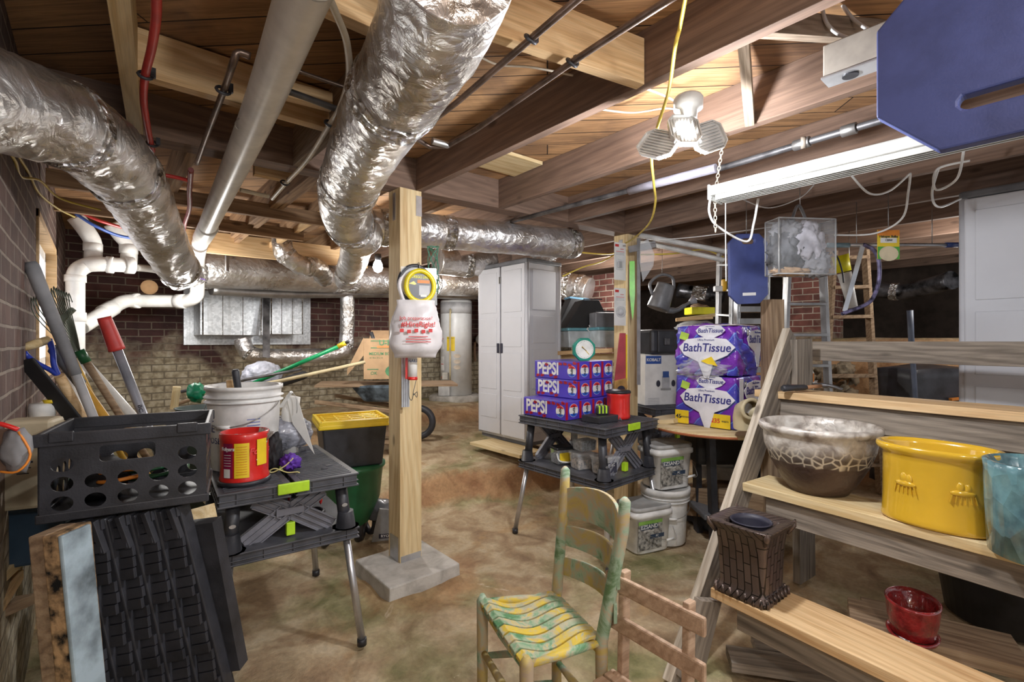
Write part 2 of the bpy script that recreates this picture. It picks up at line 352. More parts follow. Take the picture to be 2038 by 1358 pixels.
# left wall with a real window opening
wx0, wx1, wy0, wy1, wz0, wz1 = -.46, -.22, 3.30, 4.75, 1.16, 2.02
wl = M()
for (ya, yb, za, zb) in ((-1.6, 2.05, -.1, 1.84), (2.05, wy0, -.1, 2.5), (wy1, 6.4, -.1, 2.5), (wy0, wy1, -.1, wz0), (wy0, wy1, wz1, 2.5)):
    wl.box(((wx0 + wx1) / 2, (ya + yb) / 2, (za + zb) / 2), (wx1 - wx0, yb - ya, zb - za))
struct(make('wall_left', wl, BRICKL))
struct(make('wall_outer', M().box((-1.5, 1.2, 1.2), (.1, 6, 2.6)), pm((.05, .035, .03), .95, name='crawlspace_shade')))  # near-black wall; the void's darkness is put into its colour
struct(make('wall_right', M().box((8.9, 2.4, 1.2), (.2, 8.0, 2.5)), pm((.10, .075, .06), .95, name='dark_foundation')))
wr = struct(thing('window_1', None, None, (wx0 + .1, (wy0 + wy1) / 2, wz0)))
f = M(); h = wz1 - wz0; w = wy1 - wy0
for s in (-1, 1): f.box((.03, s * (w / 2 - .02), h / 2), (.24, .04, h))
f.box((.03, 0, h - .02), (.24, w, .04)); f.box((.03, 0, .02), (.24, w, .04)); make('window_frame', f, PINE, wr, .002)
f = M()
for s in (-1, 0, 1): f.box((.075, s * (w / 2 - .065), h / 2), (.04, .05, h - .08))
f.box((.075, 0, h - .07), (.04, w - .08, .06)); f.box((.075, 0, .07), (.04, w - .08, .06)); f.box((.075, 0, h - .30), (.045, w - .08, .05)); make('sash', f, WHITE, wr, .002)
make('pane', M().box((.07, 0, h / 2), (.006, w - .1, h - .1)), pm((.85, .87, .95), .1, es=1.3, name='daylit_frosted_pane'), wr)
# ================================================================ FRAMING
JT, JB = 2.45, 2.26
def zc(): return (JT + JB) / 2
gdir = V((3.41 - 1.40, 2.47 - 2.60, 0)); gy = lambda x: 2.60 + (x - 1.40) * gdir.y / gdir.x
board('girder', (-.22, gy(-.22), zc()), (8.8, gy(8.8), zc()), .12, .19, JOIST, 'thick dark girder crossing the ceiling over the two timber posts', 'beam')
jx = [.78, 1.46, 2.06, 2.70, 3.34, 4.0, 4.66, 5.34, 6.0, 6.7, 7.4]
lab = {.78: 'rough split-faced ceiling joist between the white drain pipe and the silver duct', 1.46: 'brown ceiling joist with pale underside running from above the near post toward the camera',
       2.06: 'long aged ceiling joist meeting the girder right of the near post, work light beside it', 2.70: 'third aged joist right of the near post, grey pipe below it'}
for x in jx:
    board('ceiling_joist', (x, -1.5, zc()), (x, gy(x) - .06, zc()), .045, .19, ROUGH if x == .78 else JOIST, lab.get(x, 'aged brown ceiling joist spanning from the girder out over the right side'), 'joist', 'aged joists under the subfloor, camera side of the girder')
a, b = W(235, 0, 1.258), W(262, 205, 1.80); a.z = b.z = 2.262 + .095; dd = (b - a).normalized()
board('ceiling_joist', a - dd * 1.8, b + dd * .75, .05, .19, PALE, 'pale new ceiling joist at upper left beside the dark opening', 'joist')
for i, x in enumerate([.35, .9, 1.3, 1.75, 2.3, 2.9, 3.5, 4.1, 4.7, 5.3, 6.0, 6.7]):
    board('ceiling_joist', (x, gy(x) + .06, zc()), (x, 6.32, zc()), .045, .19, JOISTL if x < 2 else JOIST, 'brown ceiling joist beyond the girder running back to the brick wall', 'joist', 'joists beyond the girder')
for (p, q, y) in ((.10, .76, 2.10), (.12, .76, 1.35),):
    board('blocking_board', (p, y, JT - .09), (q, y, JT - .09), .05, .16, PINE, 'orange-toned blocking board between left joists, ' + ('nearer the red tube clamp' if y > 2 else 'close to the camera'), 'board')
a, b = W(972, 5, 1.26), W(1235, 150, 1.60); a.z = b.z = 2.32
board('blocking_board', (.80, 1.12, 2.335), (1.437, .98, 2.335), .04, .16, PINE, 'stamped pine blocking board carrying the two copper pipes', 'board')
board('cross_ledger', (-.2, 3.55, 2.24), (1.3, 3.5, 2.24), .04, .09, JOISTL, 'tan ledger strip across joists above the left back area', 'board')
board('cross_ledger', (-.2, 4.2, 2.24), (1.3, 4.15, 2.24), .04, .09, JOISTL, 'second tan ledger strip, further back behind the drain pipe', 'board')
board('cross_ledger', (.5, 4.75, 2.2), (2.1, 4.7, 2.2), .04, .18, PINE, 'deep yellowish header board above the long foil duct', 'board')
board('diagonal_brace', W(455, 490, 4.4), W(640, 345, 2.7), .035, .05, JOISTL, 'thin pinkish brace slanting below the left rear joists', 'brace')
board('diagonal_brace', W(535, 492, 4.4), W(690, 395, 3.3), .035, .05, PINE, 'yellow pine brace slanting up to the big duct elbow', 'brace')
board('patch_board', (1.50, 2.22, 2.435), (2.03, 2.20, 2.435), .27, .02, PALE, 'pale plywood patch under the subfloor right of the near post', 'board')
# cross bracing struts between joists
a = W(1430, 62, 1.66); a.z = 2.42
board('bridging_strut', (1.49, .60, 2.31), (2.03, .42, 2.42), .035, .07, ROUGH, 'short rough strut between joists at upper right, upper end forward', 'brace')
board('bridging_strut', (1.49, .66, 2.43), (2.03, .86, 2.28), .035, .07, ROUGH, 'rough diagonal strut dropping to the bright joist left of the outlet box', 'brace')
board('bridging_strut', (1.43, .35, 2.43), (.83, .55, 2.28), .035, .07, ROUGH, 'rough strut at the top edge behind the hanging yellow cord', 'brace')
# posts
post = thing('timber_post', 'near square timber post on a concrete block, yellow line spool hung on it', 'post', (1.40, 2.60, .0855))
q = make('shaft', M().box((0, 0, (JB - .0855) / 2), (.14, .14, JB - .0855)), PALE, post); q.rotation_euler = (0, 0, 0)
PV = wood('vertical_treated_post', (.86, .70, .42), (.76, .58, .31), (.60, .40, .19))
def remap_vertical(mat):
    for n in mat.node_tree.nodes:
        if n.type == 'MAPPING': s = n.inputs['Scale'].default_value; n.inputs['Scale'].default_value = (s[2], s[1], s[0])
remap_vertical(PV); q.data.materials[0] = PV
g = M(); g.box((-.0715, 0, .07), (.003, .10, .14)); g.box((0, -.0715, .018), (.13, .003, .036)); make('base_bracket', g, SILV, post)
g = M(); g.box((.052, -.072, 2.195 - .06 - .05), (.038, .003, .12)); g.box((-.072, .0, 2.195 - .12), (.003, .03, .16)); make('top_strap', g, SILV, post)
blk = M(); blk.box((1.375, 2.53, -.01), (.44, .44, .19), taper=1.03); solo('concrete_footing', blk, CONC, 'square grey concrete footing block under the near timber post', 'block', bev=.008)
p2h = JB - .0
post2 = thing('timber_post', 'far timber post with packets, saw and green scraper hung on it', 'post', (3.41, 2.47, 0))
make('shaft', M().box((0, 0, p2h / 2), (.14, .14, p2h)), PV, post2)
make('top_strap', M().box((-.072, -.0, 2.14), (.003, .035, .16)), SILV, post2)
# brick pier at back
solo('brick_pier', M().box((5.20, 4.15, 1.12), (.42, .75, 2.24)), BRICKP, 'freestanding red brick pier behind the watering can', 'pier')
solo('brick_pier', M().box((6.6, 2.05, 1.3), (.5, .5, 1.9)), BRICKP, 'dim brick pier seen through the aluminium ladders', 'pier')
# ================================================================ CAMERA / LIGHT
cd = bpy.data.cameras.new('camera'); cam = bpy.data.objects.new('camera', cd); C.objects.link(cam)
cam.location = (0, 0, CH); cam.rotation_euler = (PI / 2, 0, -HEAD); cd.sensor_width = 36; cd.lens = 36 * FPX / 2038; cd.clip_start = .02
bpy.context.scene.camera = cam
def lamp(loc, e, r=.05, col=(1, .97, .93)):
    l = bpy.data.lights.new('lamp', 'POINT'); l.energy = e; l.shadow_soft_size = r; l.color = col
    o = bpy.data.objects.new('lamp', l); C.objects.link(o); o.location = loc; return o
LEDP = W(1357, 268, 1.72)
lamp(LEDP + V((0, 0, -.12)), 48, .05, (.93, .95, 1))
lamp((-.05, -.75, 2.15), 40, .12)                      # unseen fill lamp added behind the camera
lamp((1.2, -1.0, 2.1), 30, .12)  # another unseen fill lamp, added beside the camera
B2 = W(752, 520, 4.1); lamp(B2 + V((.0, .0, -.12)), 32, .06)      # bulb seen past the near post
lamp((4.3, 3.3, 1.95), 26, .08); lamp((5.2, .5, 2.0), 15, .1); lamp((.6, 4.6, 1.75), 20, .1); lamp((3.2, 4.9, 2.0), 14, .1)  # fill lamps without fixtures, added to brighten the back and right
wd = bpy.data.worlds.new('w'); bpy.context.scene.world = wd; wd.use_nodes = True
wd.node_tree.nodes['Background'].inputs[0].default_value = (.92, .95, 1, 1); wd.node_tree.nodes['Background'].inputs[1].default_value = .55
bpy.context.scene.view_settings.view_transform = 'Standard'


bpy.context.scene.view_settings.exposure = .5
# ================================================================ CEILING SERVICES
def Z(px, py, z): return G(px, py, z)
def duct(name, label, cat, pts, r, bands=(), mat=FOIL, k=8, jit=.006, group=None, n=28):
    c = spl(pts, k); N = len(c)
    R = r if not isinstance(r, (list, tuple)) else [r[0] + (r[1] - r[0]) * i / (N - 1) for i in range(N)]
    R = [R] * N if not isinstance(R, list) else R
    rt = root_of(name, label, cat, c, group)
    wpart('duct_body', M().tube(c, R, n, jitter=jit), mat, rt)
    for bnd in bands:
        i = max(1, min(N - 3, int(bnd * N))); m = M(); seg = spl(c[i - 1:i + 2], 4); m.tube(seg, [R[i] + .004 + .003 * (q % 2) for q in range(len(seg))], n, jitter=.008)
        wpart('tape_band', m, TAPE, rt)
    return rt
DFOIL = pm((.10, .10, .11), .35, .7, var=.5, bump=.8, bs=18, name='shadowed_foil')  # toned-down foil; crawlspace shade is put into its colour
duct('foil_duct', 'large silver foil duct sweeping from the top edge down to the near post', 'duct',
     [Z(905, -90, 2.12), Z(882, 0, 2.12), Z(841, 100, 2.12), Z(780, 200, 2.12), Z(724, 300, 2.12), W(687, 400, 2.5), W(700, 452, 2.85), W(722, 470, 3.05)], .132, (.42, .66, .84))
duct('foil_duct', 'silver foil duct at upper left bending down toward the brick wall', 'duct',
     [W(-200, 130, .95), W(-20, 200, 1.2), W(110, 240, 1.4), W(205, 300, 1.65), W(262, 370, 2.0), W(305, 445, 2.5), W(342, 515, 3.1), W(360, 540, 3.5)], .125, (.30, .52, .93), jit=.012)
duct('foil_duct', 'foil duct running right from the near post to above the grey cabinet', 'duct',
     [W(738, 452, 3.1), W(800, 455, 3.2), W(870, 462, 3.35), W(960, 470, 3.5), W(1070, 480, 3.7), W(1142, 486, 3.95)], .115, (.1, .45, .93))
duct('foil_duct', 'short foil duct dropping from the big bend to the long rear duct', 'duct', [W(712, 462, 3.05), W(708, 500, 3.45), W(697, 535, 4.0), W(688, 556, 4.6)], .105, (.75,))
duct('foil_duct', 'crumpled foil elbow hanging between the rear joists and long duct', 'duct', [W(560, 470, 4.3), W(567, 505, 4.3), W(598, 528, 4.4), W(632, 533, 4.6), W(645, 555, 4.9)], .085, (.3, .6), jit=.014)
duct('foil_duct', 'long horizontal foil duct along the back brick wall', 'duct', [W(398, 536, 4.45), W(430, 536, 4.5), W(600, 549, 5.1), W(780, 560, 5.75), W(985, 569, 6.7)], (.185, .15), (.06, .62, .8))
solo('grey_duct_sleeve', M().tube(spl([W(420, 577, 4.6), W(560, 585, 5.2), W(760, 585, 6.0), W(960, 590, 6.9)], 6), .05, 14), STEEL, 'thin grey sleeve pipe under the long rear foil duct', 'pipe')
duct('foil_duct', 'U-shaped foil pipe looping below the galvanised boxes', 'duct', [W(691, 585, 5.75), W(691, 660, 5.75), W(684, 695, 5.7), W(655, 707, 5.6), W(530, 709, 5.2), W(493, 700, 5.1), W(482, 675, 5.1)], .082, (.3, .8))
duct('foil_duct', 'crinkled foil stub joining the left duct to the long rear duct', 'duct', [W(350, 548, 3.9), W(378, 545, 4.2), W(410, 538, 4.5)], .11, (), TAPE, jit=.02)
duct('foil_duct', 'flattened foil duct behind the near post above the water heater', 'duct', [W(870, 520, 5.0), W(930, 525, 5.2), W(985, 520, 5.3)], .14, (.5,))
duct('foil_duct', 'foil duct seen between the grey cabinet and the far post', 'duct', [W(1090, 566, 6.1), W(1140, 572, 6.0), W(1172, 580, 5.9)], .17, (.4, .7))
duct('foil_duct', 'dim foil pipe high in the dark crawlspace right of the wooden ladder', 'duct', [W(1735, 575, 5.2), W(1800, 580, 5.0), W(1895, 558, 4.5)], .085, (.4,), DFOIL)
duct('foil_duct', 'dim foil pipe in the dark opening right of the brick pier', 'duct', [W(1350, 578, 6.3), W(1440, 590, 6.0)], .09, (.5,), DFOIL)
# galvanised plenum
gx = root_of('air_plenum', 'pair of galvanised sheet metal duct boxes on the brick wall', 'duct box', [PY(365, 700, 6.2), PY(620, 700, 6.2)])
pa, pb = PY(365, 572, 6.28), PY(618, 686, 6.28)
wpart('wall_panel', M().box(((pa.x + pb.x) / 2, 6.29, (pa.z + pb.z) / 2), (pb.x - pa.x, .03, pa.z - pb.z)), GALV, gx, .003)
for (u0, u1, v0, v1) in ((398, 524, 577, 668), (537, 604, 577, 666)):
    p, q = PY(u0, v0, 5.85), PY(u1, v1, 5.85); cx, cz, w_, h_ = (p.x + q.x) / 2, (p.z + q.z) / 2, q.x - p.x, p.z - q.z
    wpart('duct_box', M().box((cx, 6.06, cz), (w_, .42, h_)), GALV, gx, .004)
    m = M()
    for s in (-1, 1): m.box((cx + s * w_ * .46, 5.845, cz), (.012, .012, h_)); m.box((cx + s * w_ * .16, 5.847, cz), (.006, .006, h_))
    wpart('seam', m, TAPE, gx)
wpart('strap_bar', M().bar(PY(530, 575, 5.8), PY(530, 712, 5.5), .07, .01, (0, 1, 0)), IRON, gx)
# steel hanger on long duct
solo('hanger_strap', M().bar(W(452, 480, 4.25), W(452, 540, 4.2), .012, .045, FW), SILV, 'bright steel hanger strap in front of the long foil duct', 'strap')
# ---- white drain pipes
def pipe(name, label, cat, runs, r, mat, fit=(), fmat=None, n=18, k=5, group=None, fname='coupling'):
    rt = root_of(name, label, cat, [p for q in runs for p in q], group); 
    for q in runs: wpart('pipe_run', M().tube(spl(q, k), r, n), mat, rt)
    for (a, b, rr) in fit: wpart(fname, M().tube([a, a.lerp(b, .02), a.lerp(b, .98), b], [rr * .96, rr, rr, rr * .96], n), fmat or mat, rt)
    return rt
A = [W(625, -60, 1.02), W(600, 0, 1.12), W(506, 247, 1.78), W(425, 425, 3.0), W(398, 485, 3.8)]
B = [W(397, 490, 3.9), W(393, 520, 4.2), W(393, 570, 4.3), W(390, 590, 4.3), W(370, 600, 4.35), W(340, 600, 4.35), W(265, 599, 4.2)]
Cc = [W(268, 599, 4.2), W(245, 601, 4.1), W(215, 618, 3.95), W(160, 652, 3.65)]
pipe('drain_pipe', 'big white plastic drain pipe from the top edge down to the brick wall', 'pipe', [A, B, Cc], .056, PVC,
     [(W(415, 452, 3.3), W(402, 475, 3.7), .062), (W(394, 530, 4.25), W(394, 545, 4.25), .063), (W(276, 599, 4.2), W(262, 599, 4.2), .065), (W(368, 600, 4.35), W(352, 600, 4.35), .065), (W(225, 612, 4.0), W(205, 624, 3.9), .064)])
pipe('drain_pipe', 'white plastic drain stack in the left corner with looped elbows', 'pipe',
     [[W(150, 830, 3.55), W(150, 700, 3.55), W(150, 580, 3.55), W(152, 545, 3.55), W(168, 530, 3.6), W(195, 526, 3.65), W(262, 529, 3.85)], [W(185, 524, 3.7), W(185, 485, 3.7), W(172, 460, 3.65), W(150, 432, 3.6)], [W(256, 524, 3.85), W(256, 490, 3.85), W(240, 468, 3.8), W(222, 445, 3.75)]],
     .056, PVC, [(W(150, 562, 3.55), W(150, 548, 3.55), .064), (W(150, 640, 3.55), W(150, 622, 3.55), .064), (W(212, 527, 3.7), W(226, 528, 3.72), .064), (W(248, 528, 3.8), W(266, 529, 3.85), .066), (W(185, 500, 3.7), W(185, 485, 3.7), .06), (W(256, 505, 3.85), W(256, 488, 3.85), .062)])
pipe('trap_pipe', 'thin white trap pipe under the left foil duct', 'pipe', [[W(270, 533, 3.9), W(300, 536, 4.1), W(338, 545, 4.3), W(344, 565, 4.35), W(356, 573, 4.35), W(368, 566, 4.35), W(374, 545, 4.35)]], .028, PVC)
solo('purple_primer_rings', M().tube([W(393, 556, 4.2) + V((.058 * math.cos(a), .058 * math.sin(a), 0)) for a in [i * PI / 8 for i in range(16)]], .003, 6, closed=True), pm((.16, .08, .35), .5, name='purple_primer'), 'purple primer ring on the vertical white drain pipe', 'mark')
solo('wire_hanger', M().tube([W(508, 243, 1.76) + (FW * math.sin(a) * .058 + RT * math.cos(a) * .066) + V((0, 0, .022 * math.cos(a))) for a in [i * PI / 10 for i in range(20)]], .0022, 6, closed=True), STEEL, 'thin wire loop around the big white drain pipe', 'wire')
# ---- small pipes and cables
def cable(name, label, cat, pts, r, mat, k=8, group=None, n=8): return solo(name, M().tube(spl(pts, k), r, n), mat, label, cat, group)
def clamp(px, py, z, where, s=.018):
    p = Z(px, py, z); rt = thing('pipe_clamp', 'black pipe clamp ' + where, 'clamp', p)
    make('clamp_ring', M().tube([V((math.cos(a) * s, math.sin(a) * s * .6, math.sin(a) * s * .8)) for a in [i * PI / 6 for i in range(12)]], .005, 6, closed=True), BLACK, rt)
    make('nail_tab', M().box((s * 1.1, 0, .014), (.014, .012, .03)), BLACK, rt)
cable('red_water_tube', 'bright red water tube hanging from the top left edge', 'tube', [Z(309, -40, 2.2), Z(311, 30, 2.2), Z(302, 95, 2.2), Z(289, 150, 2.2), Z(286, 200, 2.2), Z(293, 250, 2.2), Z(303, 300, 2.2)], .0115, REDHOSE)
cable('red_water_tube', 'thin red tube crossing between the left duct and white drain pipe', 'tube', [Z(305, 345, 2.2), Z(345, 352, 2.2), Z(378, 360, 2.2)], .010, REDHOSE)
cable('red_water_tube', 'dull red tube descending beside the white drain pipe', 'tube', [Z(380, 338, 2.2), Z(377, 380, 2.2), Z(377, 415, 2.2), Z(368, 445, 2.2), Z(364, 475, 2.2)], .013, pm((.30, .06, .06), .4, name='dull_red_tube'))
cable('blue_water_tube', 'blue water tube dipping behind the left foil duct', 'tube', [W(150, 425, 3.3), W(190, 450, 3.4), W(240, 470, 3.6), W(300, 478, 3.8)], .011, pm((.05, .13, .5), .4, name='blue_tube'))
cable('red_water_tube', 'red tube dipping beside the blue one behind the left duct', 'tube', [W(165, 425, 3.2), W(200, 440, 3.3), W(250, 455, 3.5)], .011, REDHOSE)
cable('iron_water_pipe', 'dark pipe with elbow running down the left joists', 'pipe', [Z(498, 112, 2.22), Z(474, 105, 2.22), Z(464, 125, 2.2), Z(446, 178, 2.2), Z(412, 268, 2.2), Z(392, 325, 2.2)], .011, COPPER, 4)
cable('white_water_tube', 'cream water tube curving left of the big silver duct', 'tube', [Z(648, -20, 2.22), Z(668, 25, 2.22), Z(690, 85, 2.22), Z(694, 155, 2.22), Z(676, 215, 2.22), Z(655, 250, 2.22), Z(612, 318, 2.22), Z(568, 366, 2.22), Z(542, 396, 2.22)], .0105, CREAMC)
cable('white_water_tube', 'short cream tube stub beside the drain pipe', 'tube', [Z(478, 378, 2.2), Z(535, 391, 2.2)], .012, CREAMC)
cable('black_gas_pipe', 'black gas pipe crossing behind the cream tube', 'pipe', [Z(556, 205, 2.25), Z(565, 186, 2.25), Z(580, 184, 2.25), Z(690, 225, 2.25)], .012, IRON, 4)
cable('copper_branch', 'thin copper branch crossing to the big duct', 'pipe', [Z(590, 140, 2.28), Z(640, 158, 2.28), Z(720, 185, 2.28)], .007, COPPER, 3)
board('blocking_board', Z(560, 200, 2.26) + V((0, 0, .04)), Z(660, 225, 2.26) + V((0, 0, .04)), .04, .06, PINE, 'small orange blocking board under the black gas pipe', 'board')
board('blocking_board', Z(505, 330, 2.3), Z(578, 345, 2.3), .05, .10, PINE, 'short bright pine block with dark nail holes beside drain pipe', 'board')
def copper(label, pts): return pipe('copper_pipe', label, 'pipe', [pts], .0105, COPPER, [(pts[-2].lerp(pts[-3], .015), pts[-2].lerp(pts[-1], .4), .0145)], STEEL, 12, 3, fname='elbow')
copper('upper copper pipe slanting from the top edge to beside the big duct', [Z(1195, -40, 2.235), Z(1056, 78, 2.235), Z(868, 236, 2.235), Z(836, 230, 2.235)])
copper('lower copper pipe along the joist with pale underside', [Z(1370, -25, 2.235), Z(1138, 124, 2.235), Z(890, 291, 2.235), Z(812, 264, 2.235)])
clamp(1056, 78, 2.235, 'on the upper copper pipe'); clamp(1138, 125, 2.235, 'on the lower copper pipe'); clamp(656, 246, 2.22, 'on the cream tube below the gas pipe'); clamp(566, 364, 2.22, 'low on the cream tube')
clamp(289, 150, 2.2, 'on the bright red tube'); clamp(444, 180, 2.2, 'on the dark left pipe', .02); clamp(303, 286, 2.2, 'at the lower end of the bright red tube')
gp = [W(1000, 446, 3.9), Z(1060, 430, 2.19), Z(1250, 380, 2.19), Z(1420, 339, 2.19), Z(1600, 285, 2.19), Z(1750, 241, 2.19), Z(1950, 182, 2.19)]
gr = pipe('water_main', 'grey iron water pipe with tee fittings below the right joists', 'pipe', [gp], .014, IRON, [(Z(1675, 263, 2.19), Z(1705, 254, 2.19), .022), (Z(1580, 291, 2.19), Z(1612, 281, 2.19), .022)], STEEL, 12, 3)
wpart('insulation_sleeve', M().tube([Z(1252, 380, 2.19), Z(1312, 364, 2.19), Z(1425, 335, 2.19)], .022, 14), pm((.38, .36, .42), .8, name='grey_pipe_foam'), gr)
wpart('tee_cap', M().tube([Z(1594, 285, 2.19), Z(1592, 291, 2.19) - FW * .04], .024, 14), pm((.5, .42, .34), .5, .3, name='brass_fitting'), gr)
for lb, pts in (('cream cable stapled under the subfloor right of the big duct', [Z(942, 105, 2.42), Z(990, 128, 2.40), Z(1060, 134, 2.40), Z(1140, 150, 2.42)]),
                ('cream cable curving toward the work light', [Z(1226, 167, 2.38), Z(1290, 178, 2.36), Z(1350, 205, 2.34), W(1384, 236, 1.85)]),
                ('lower cream cable leading left from the work light', [Z(1148, 210, 2.42), Z(1250, 224, 2.38), W(1330, 215, 1.9), W(1372, 232, 1.8)])):
    cable('ceiling_cable', lb, 'cable', pts, .0045, CREAMC)
cable('power_cable', 'yellow-white extension cord hanging left of the work light', 'cord', [Z(1369, -30, 2.3), Z(1353, 55, 2.28), Z(1344, 92, 2.24), W(1331, 180, 1.62), W(1308, 255, 1.75), W(1297, 310, 1.95), W(1301, 365, 2.2), W(1304, 405, 2.5), W(1292, 445, 2.9), W(1262, 474, 3.5), W(1245, 484, 3.7)], .0058, YELC)
cable('yellow_cable', 'yellow cable bundle loop hanging at the left wall top', 'cable', [W(0, 282, 1.55), W(30, 320, 1.7), W(42, 352, 1.9), W(80, 360, 2.1), W(120, 395, 2.3), W(200, 418, 2.5)], .005, YELC)
cable('yellow_cable', 'lower yellow cable running down to the white stack', 'cable', [W(10, 275, 1.6), W(55, 340, 2.0), W(78, 385, 2.3), W(115, 415, 2.6), W(148, 432, 3.0)], .005, YELC)
cable('yellow_cable', 'thin yellow cable behind the near post under the rear joists', 'cable', [W(870, 490, 4.4), W(960, 500, 4.6), W(1060, 495, 4.7), W(1200, 506, 4.8), W(1230, 500, 4.7)], .007, YELC)
cable('yellow_cable', 'yellow cable drooping left of the far post', 'cable', [W(1120, 550, 4.7), W(1160, 532, 4.7), W(1195, 522, 4.7), W(1222, 508, 4.7)], .007, YELC)
cable('yellow_cable', 'yellow cable passing right of the far post to the white pipes', 'cable', [W(1275, 507, 4.3), W(1340, 505, 4.4), W(1400, 497, 4.5), W(1440, 512, 4.5)], .007, YELC)
for i, (a, b, lb) in enumerate(((W(1272, 468, 4.1), W(1450, 502, 4.1), 'upper'), (W(1272, 480, 4.3), W(1440, 518, 4.3), 'lower'))):
    solo('white_drain_line', M().tube([a, b], .022, 12), WHITE, lb + ' white plastic line right of the far post', 'pipe')
cable('green_wire_coil', 'loose coil of green and black wire behind the near post', 'wire', [W(845 + 12 * math.sin(i * 1.9), 490 + 95 * (.5 + .5 * math.sin(i * .8)), 2.95 + .03 * math.cos(i)) + RT * .05 for i in range(26)], .003, pm((.05, .22, .14), .5, name='green_wire'), 6)
for lb, pts in (('white cable loop left of the blue hanging board', [W(1668, -15, 1.5), W(1638, 5, 1.5), W(1648, 50, 1.5), W(1690, 76, 1.5), W(1760, 78, 1.45)]),
                ('second white cable loop entering at the top', [W(1665, -10, 1.55), W(1700, 40, 1.55), W(1760, 75, 1.5)]),
                ('white cord loop under the shop light end', [W(1414, 392, 2.2), W(1412, 425, 2.25), W(1430, 452, 2.3), W(1486, 481, 2.4), W(1500, 445, 2.35), W(1509, 395, 2.3)]),
                ('thin grey cord sagging below the shop light', [W(1480, 398, 2.5), W(1530, 414, 2.5), W(1590, 395, 2.5), W(1620, 368, 2.5)]),
                ('white cable drooping toward the halogen card', [W(1660, 468, 3.0), W(1740, 465, 2.9), W(1795, 435, 2.8), W(1808, 380, 2.6), W(1812, 345, 2.5)]),
                ('white cable swag right of the shop light', [W(1695, 350, 2.5), W(1730, 385, 2.5), W(1770, 380, 2.5), W(1812, 345, 2.5)]),
                ('white cable loop left of the right cabinet top', [W(1918, 300, 2.2), W(1905, 355, 2.3), W(1868, 378, 2.4), W(1858, 365, 2.4), W(1868, 335, 2.4), W(1930, 320, 2.3)]),
                ('cream cable loop touching the right cabinet corner', [W(1868, 335, 2.4), W(1855, 385, 2.5), W(1868, 412, 2.5), W(1912, 396, 2.6)])):
    cable('white_cable', lb, 'cable', pts, .0055 if 'grey' not in lb else .003, WHITE if 'grey' not in lb else GREY)
cable('string_line', 'thin white string stretched from far post to the blue pad', 'string', [W(1300, 478, 3.6), W(1400, 470, 3.4), W(1620, 440, 3.2)], .003, WHITE)
# ---- LED work light
L0 = LEDP + V((0, 0, .10)); led = thing('work_light', 'lit white folding garage light screwed to the ceiling', 'light', L0, RZ(90))
make('socket', M().lathe([(.0, .05), (.045, .05), (.052, .04), (.050, .005), (.032, .0), (.030, -.03), (0, -.03)], 24), WHITE, led).location = (.03, .02, -.005)
EM = pm((1, 1, 1), .3, es=26, name='lit_led_face')
def panel(mx):
    w_, h_ = .052, .070; oc = [(-w_, h_ * .6), (-w_ * .6, h_), (w_ * .6, h_), (w_, h_ * .6), (w_, -h_ * .5), (w_ * .5, -h_), (-w_ * .5, -h_), (-w_, -h_ * .5)]
    m = M().prism(oc, .012, z0=-.012)
    p = make('light_panel', m, WHITE, led, .002, mx=mx)
    f = M()
    for i in range(-4, 5): f.box((i * .0112, -.006, .004), (.0026, .118, .010))
    for i in range(8):
        a, b = oc[i], oc[(i + 1) % 8]; f.bar((a[0], a[1], .004), (b[0], b[1], .004), .005, .010)
    g = make('heat_sink_grille', f, WHITE, p); return p
def tilt(x, y, z, rx, rz=0, ry=0): return Matrix.Translation((x, y, z)) @ Matrix.Rotation(rz, 4, 'Z') @ Matrix.Rotation(ry, 4, 'Y') @ Matrix.Rotation(rx, 4, 'X')
p = panel(tilt(0, -.025, -.095, math.radians(62))); make('lit_face', M().prism([(x, y * 1.2) for x, y in disc(.036, 24)], .002, z0=.001), EM, p)
panel(tilt(-.085, 0, -.135, math.radians(50), ry=math.radians(-55))); panel(tilt(.095, .0, -.11, math.radians(70), ry=math.radians(66)))
bb = thing('bare_bulb', 'lit bulb between foil ducts left of the near post', 'light', B2)
make('bulb', M().lathe([(0, -.10), (.03, -.085), (.042, -.055), (.035, -.02), (.02, .01), (0, .012)], 20), pm((1, 1, 1), .3, es=18, name='lit_bulb_glass'), bb)
make('holder', M().lathe([(.022, 0), (.028, .03), (.028, .06), (0, .06)], 16), BLACK, bb)
# ---- shop light
sa, sb = W(1425, 385, 2.24), None; ax = V((0, -1, 0)); sb = sa + ax * 1.22
fx = root_of('shop_light', 'long white unlit shop light hanging on chains', 'light fixture', [sa, sb])
cx = sa.lerp(sb, .5) 
SHL = pm((.50, .50, .47), .5, name='shop_light_enamel'); wpart('housing', M().box((cx.x, cx.y, cx.z + .0), (.13, 1.22, .045)), SHL, fx, .006)
m = M()
for i in range(5): m.box((cx.x - .045 + i * .022, cx.y, cx.z - .033), (.004, 1.18, .022))
wpart('louvre', m, SHL, fx)
wpart('end_cap', M().box((cx.x, sa.y + .004, cx.z - .006), (.13, .012, .07)), SHL, fx, .004)
m = M()
for i in range(3): m.prism(disc(.011, 14), .003, frame((cx.x - .03 + i * .03, sa.y - .08, cx.z - .026), (1, 0, 0), (0, 0, -1)))
wpart('outlet_holes', m, IRON, fx)
def chain(name, label, a, b, s=.012):
    m = M(); n = max(4, int((b - a).length / (s * 1.5))); d = (b - a).normalized(); p = d.orthogonal().normalized(); q = d.cross(p)
    for i in range(n):
        c = a.lerp(b, (i + .5) / n); u = p if i % 2 else q
        m.tube([c + d * math.cos(t) * s + u * math.sin(t) * s * .55 for t in [k * PI / 5 for k in range(10)]], .0018, 5, closed=True)
    return solo(name, m, pm((.75, .68, .55), .4, .5, name='chain_metal'), label, 'chain')
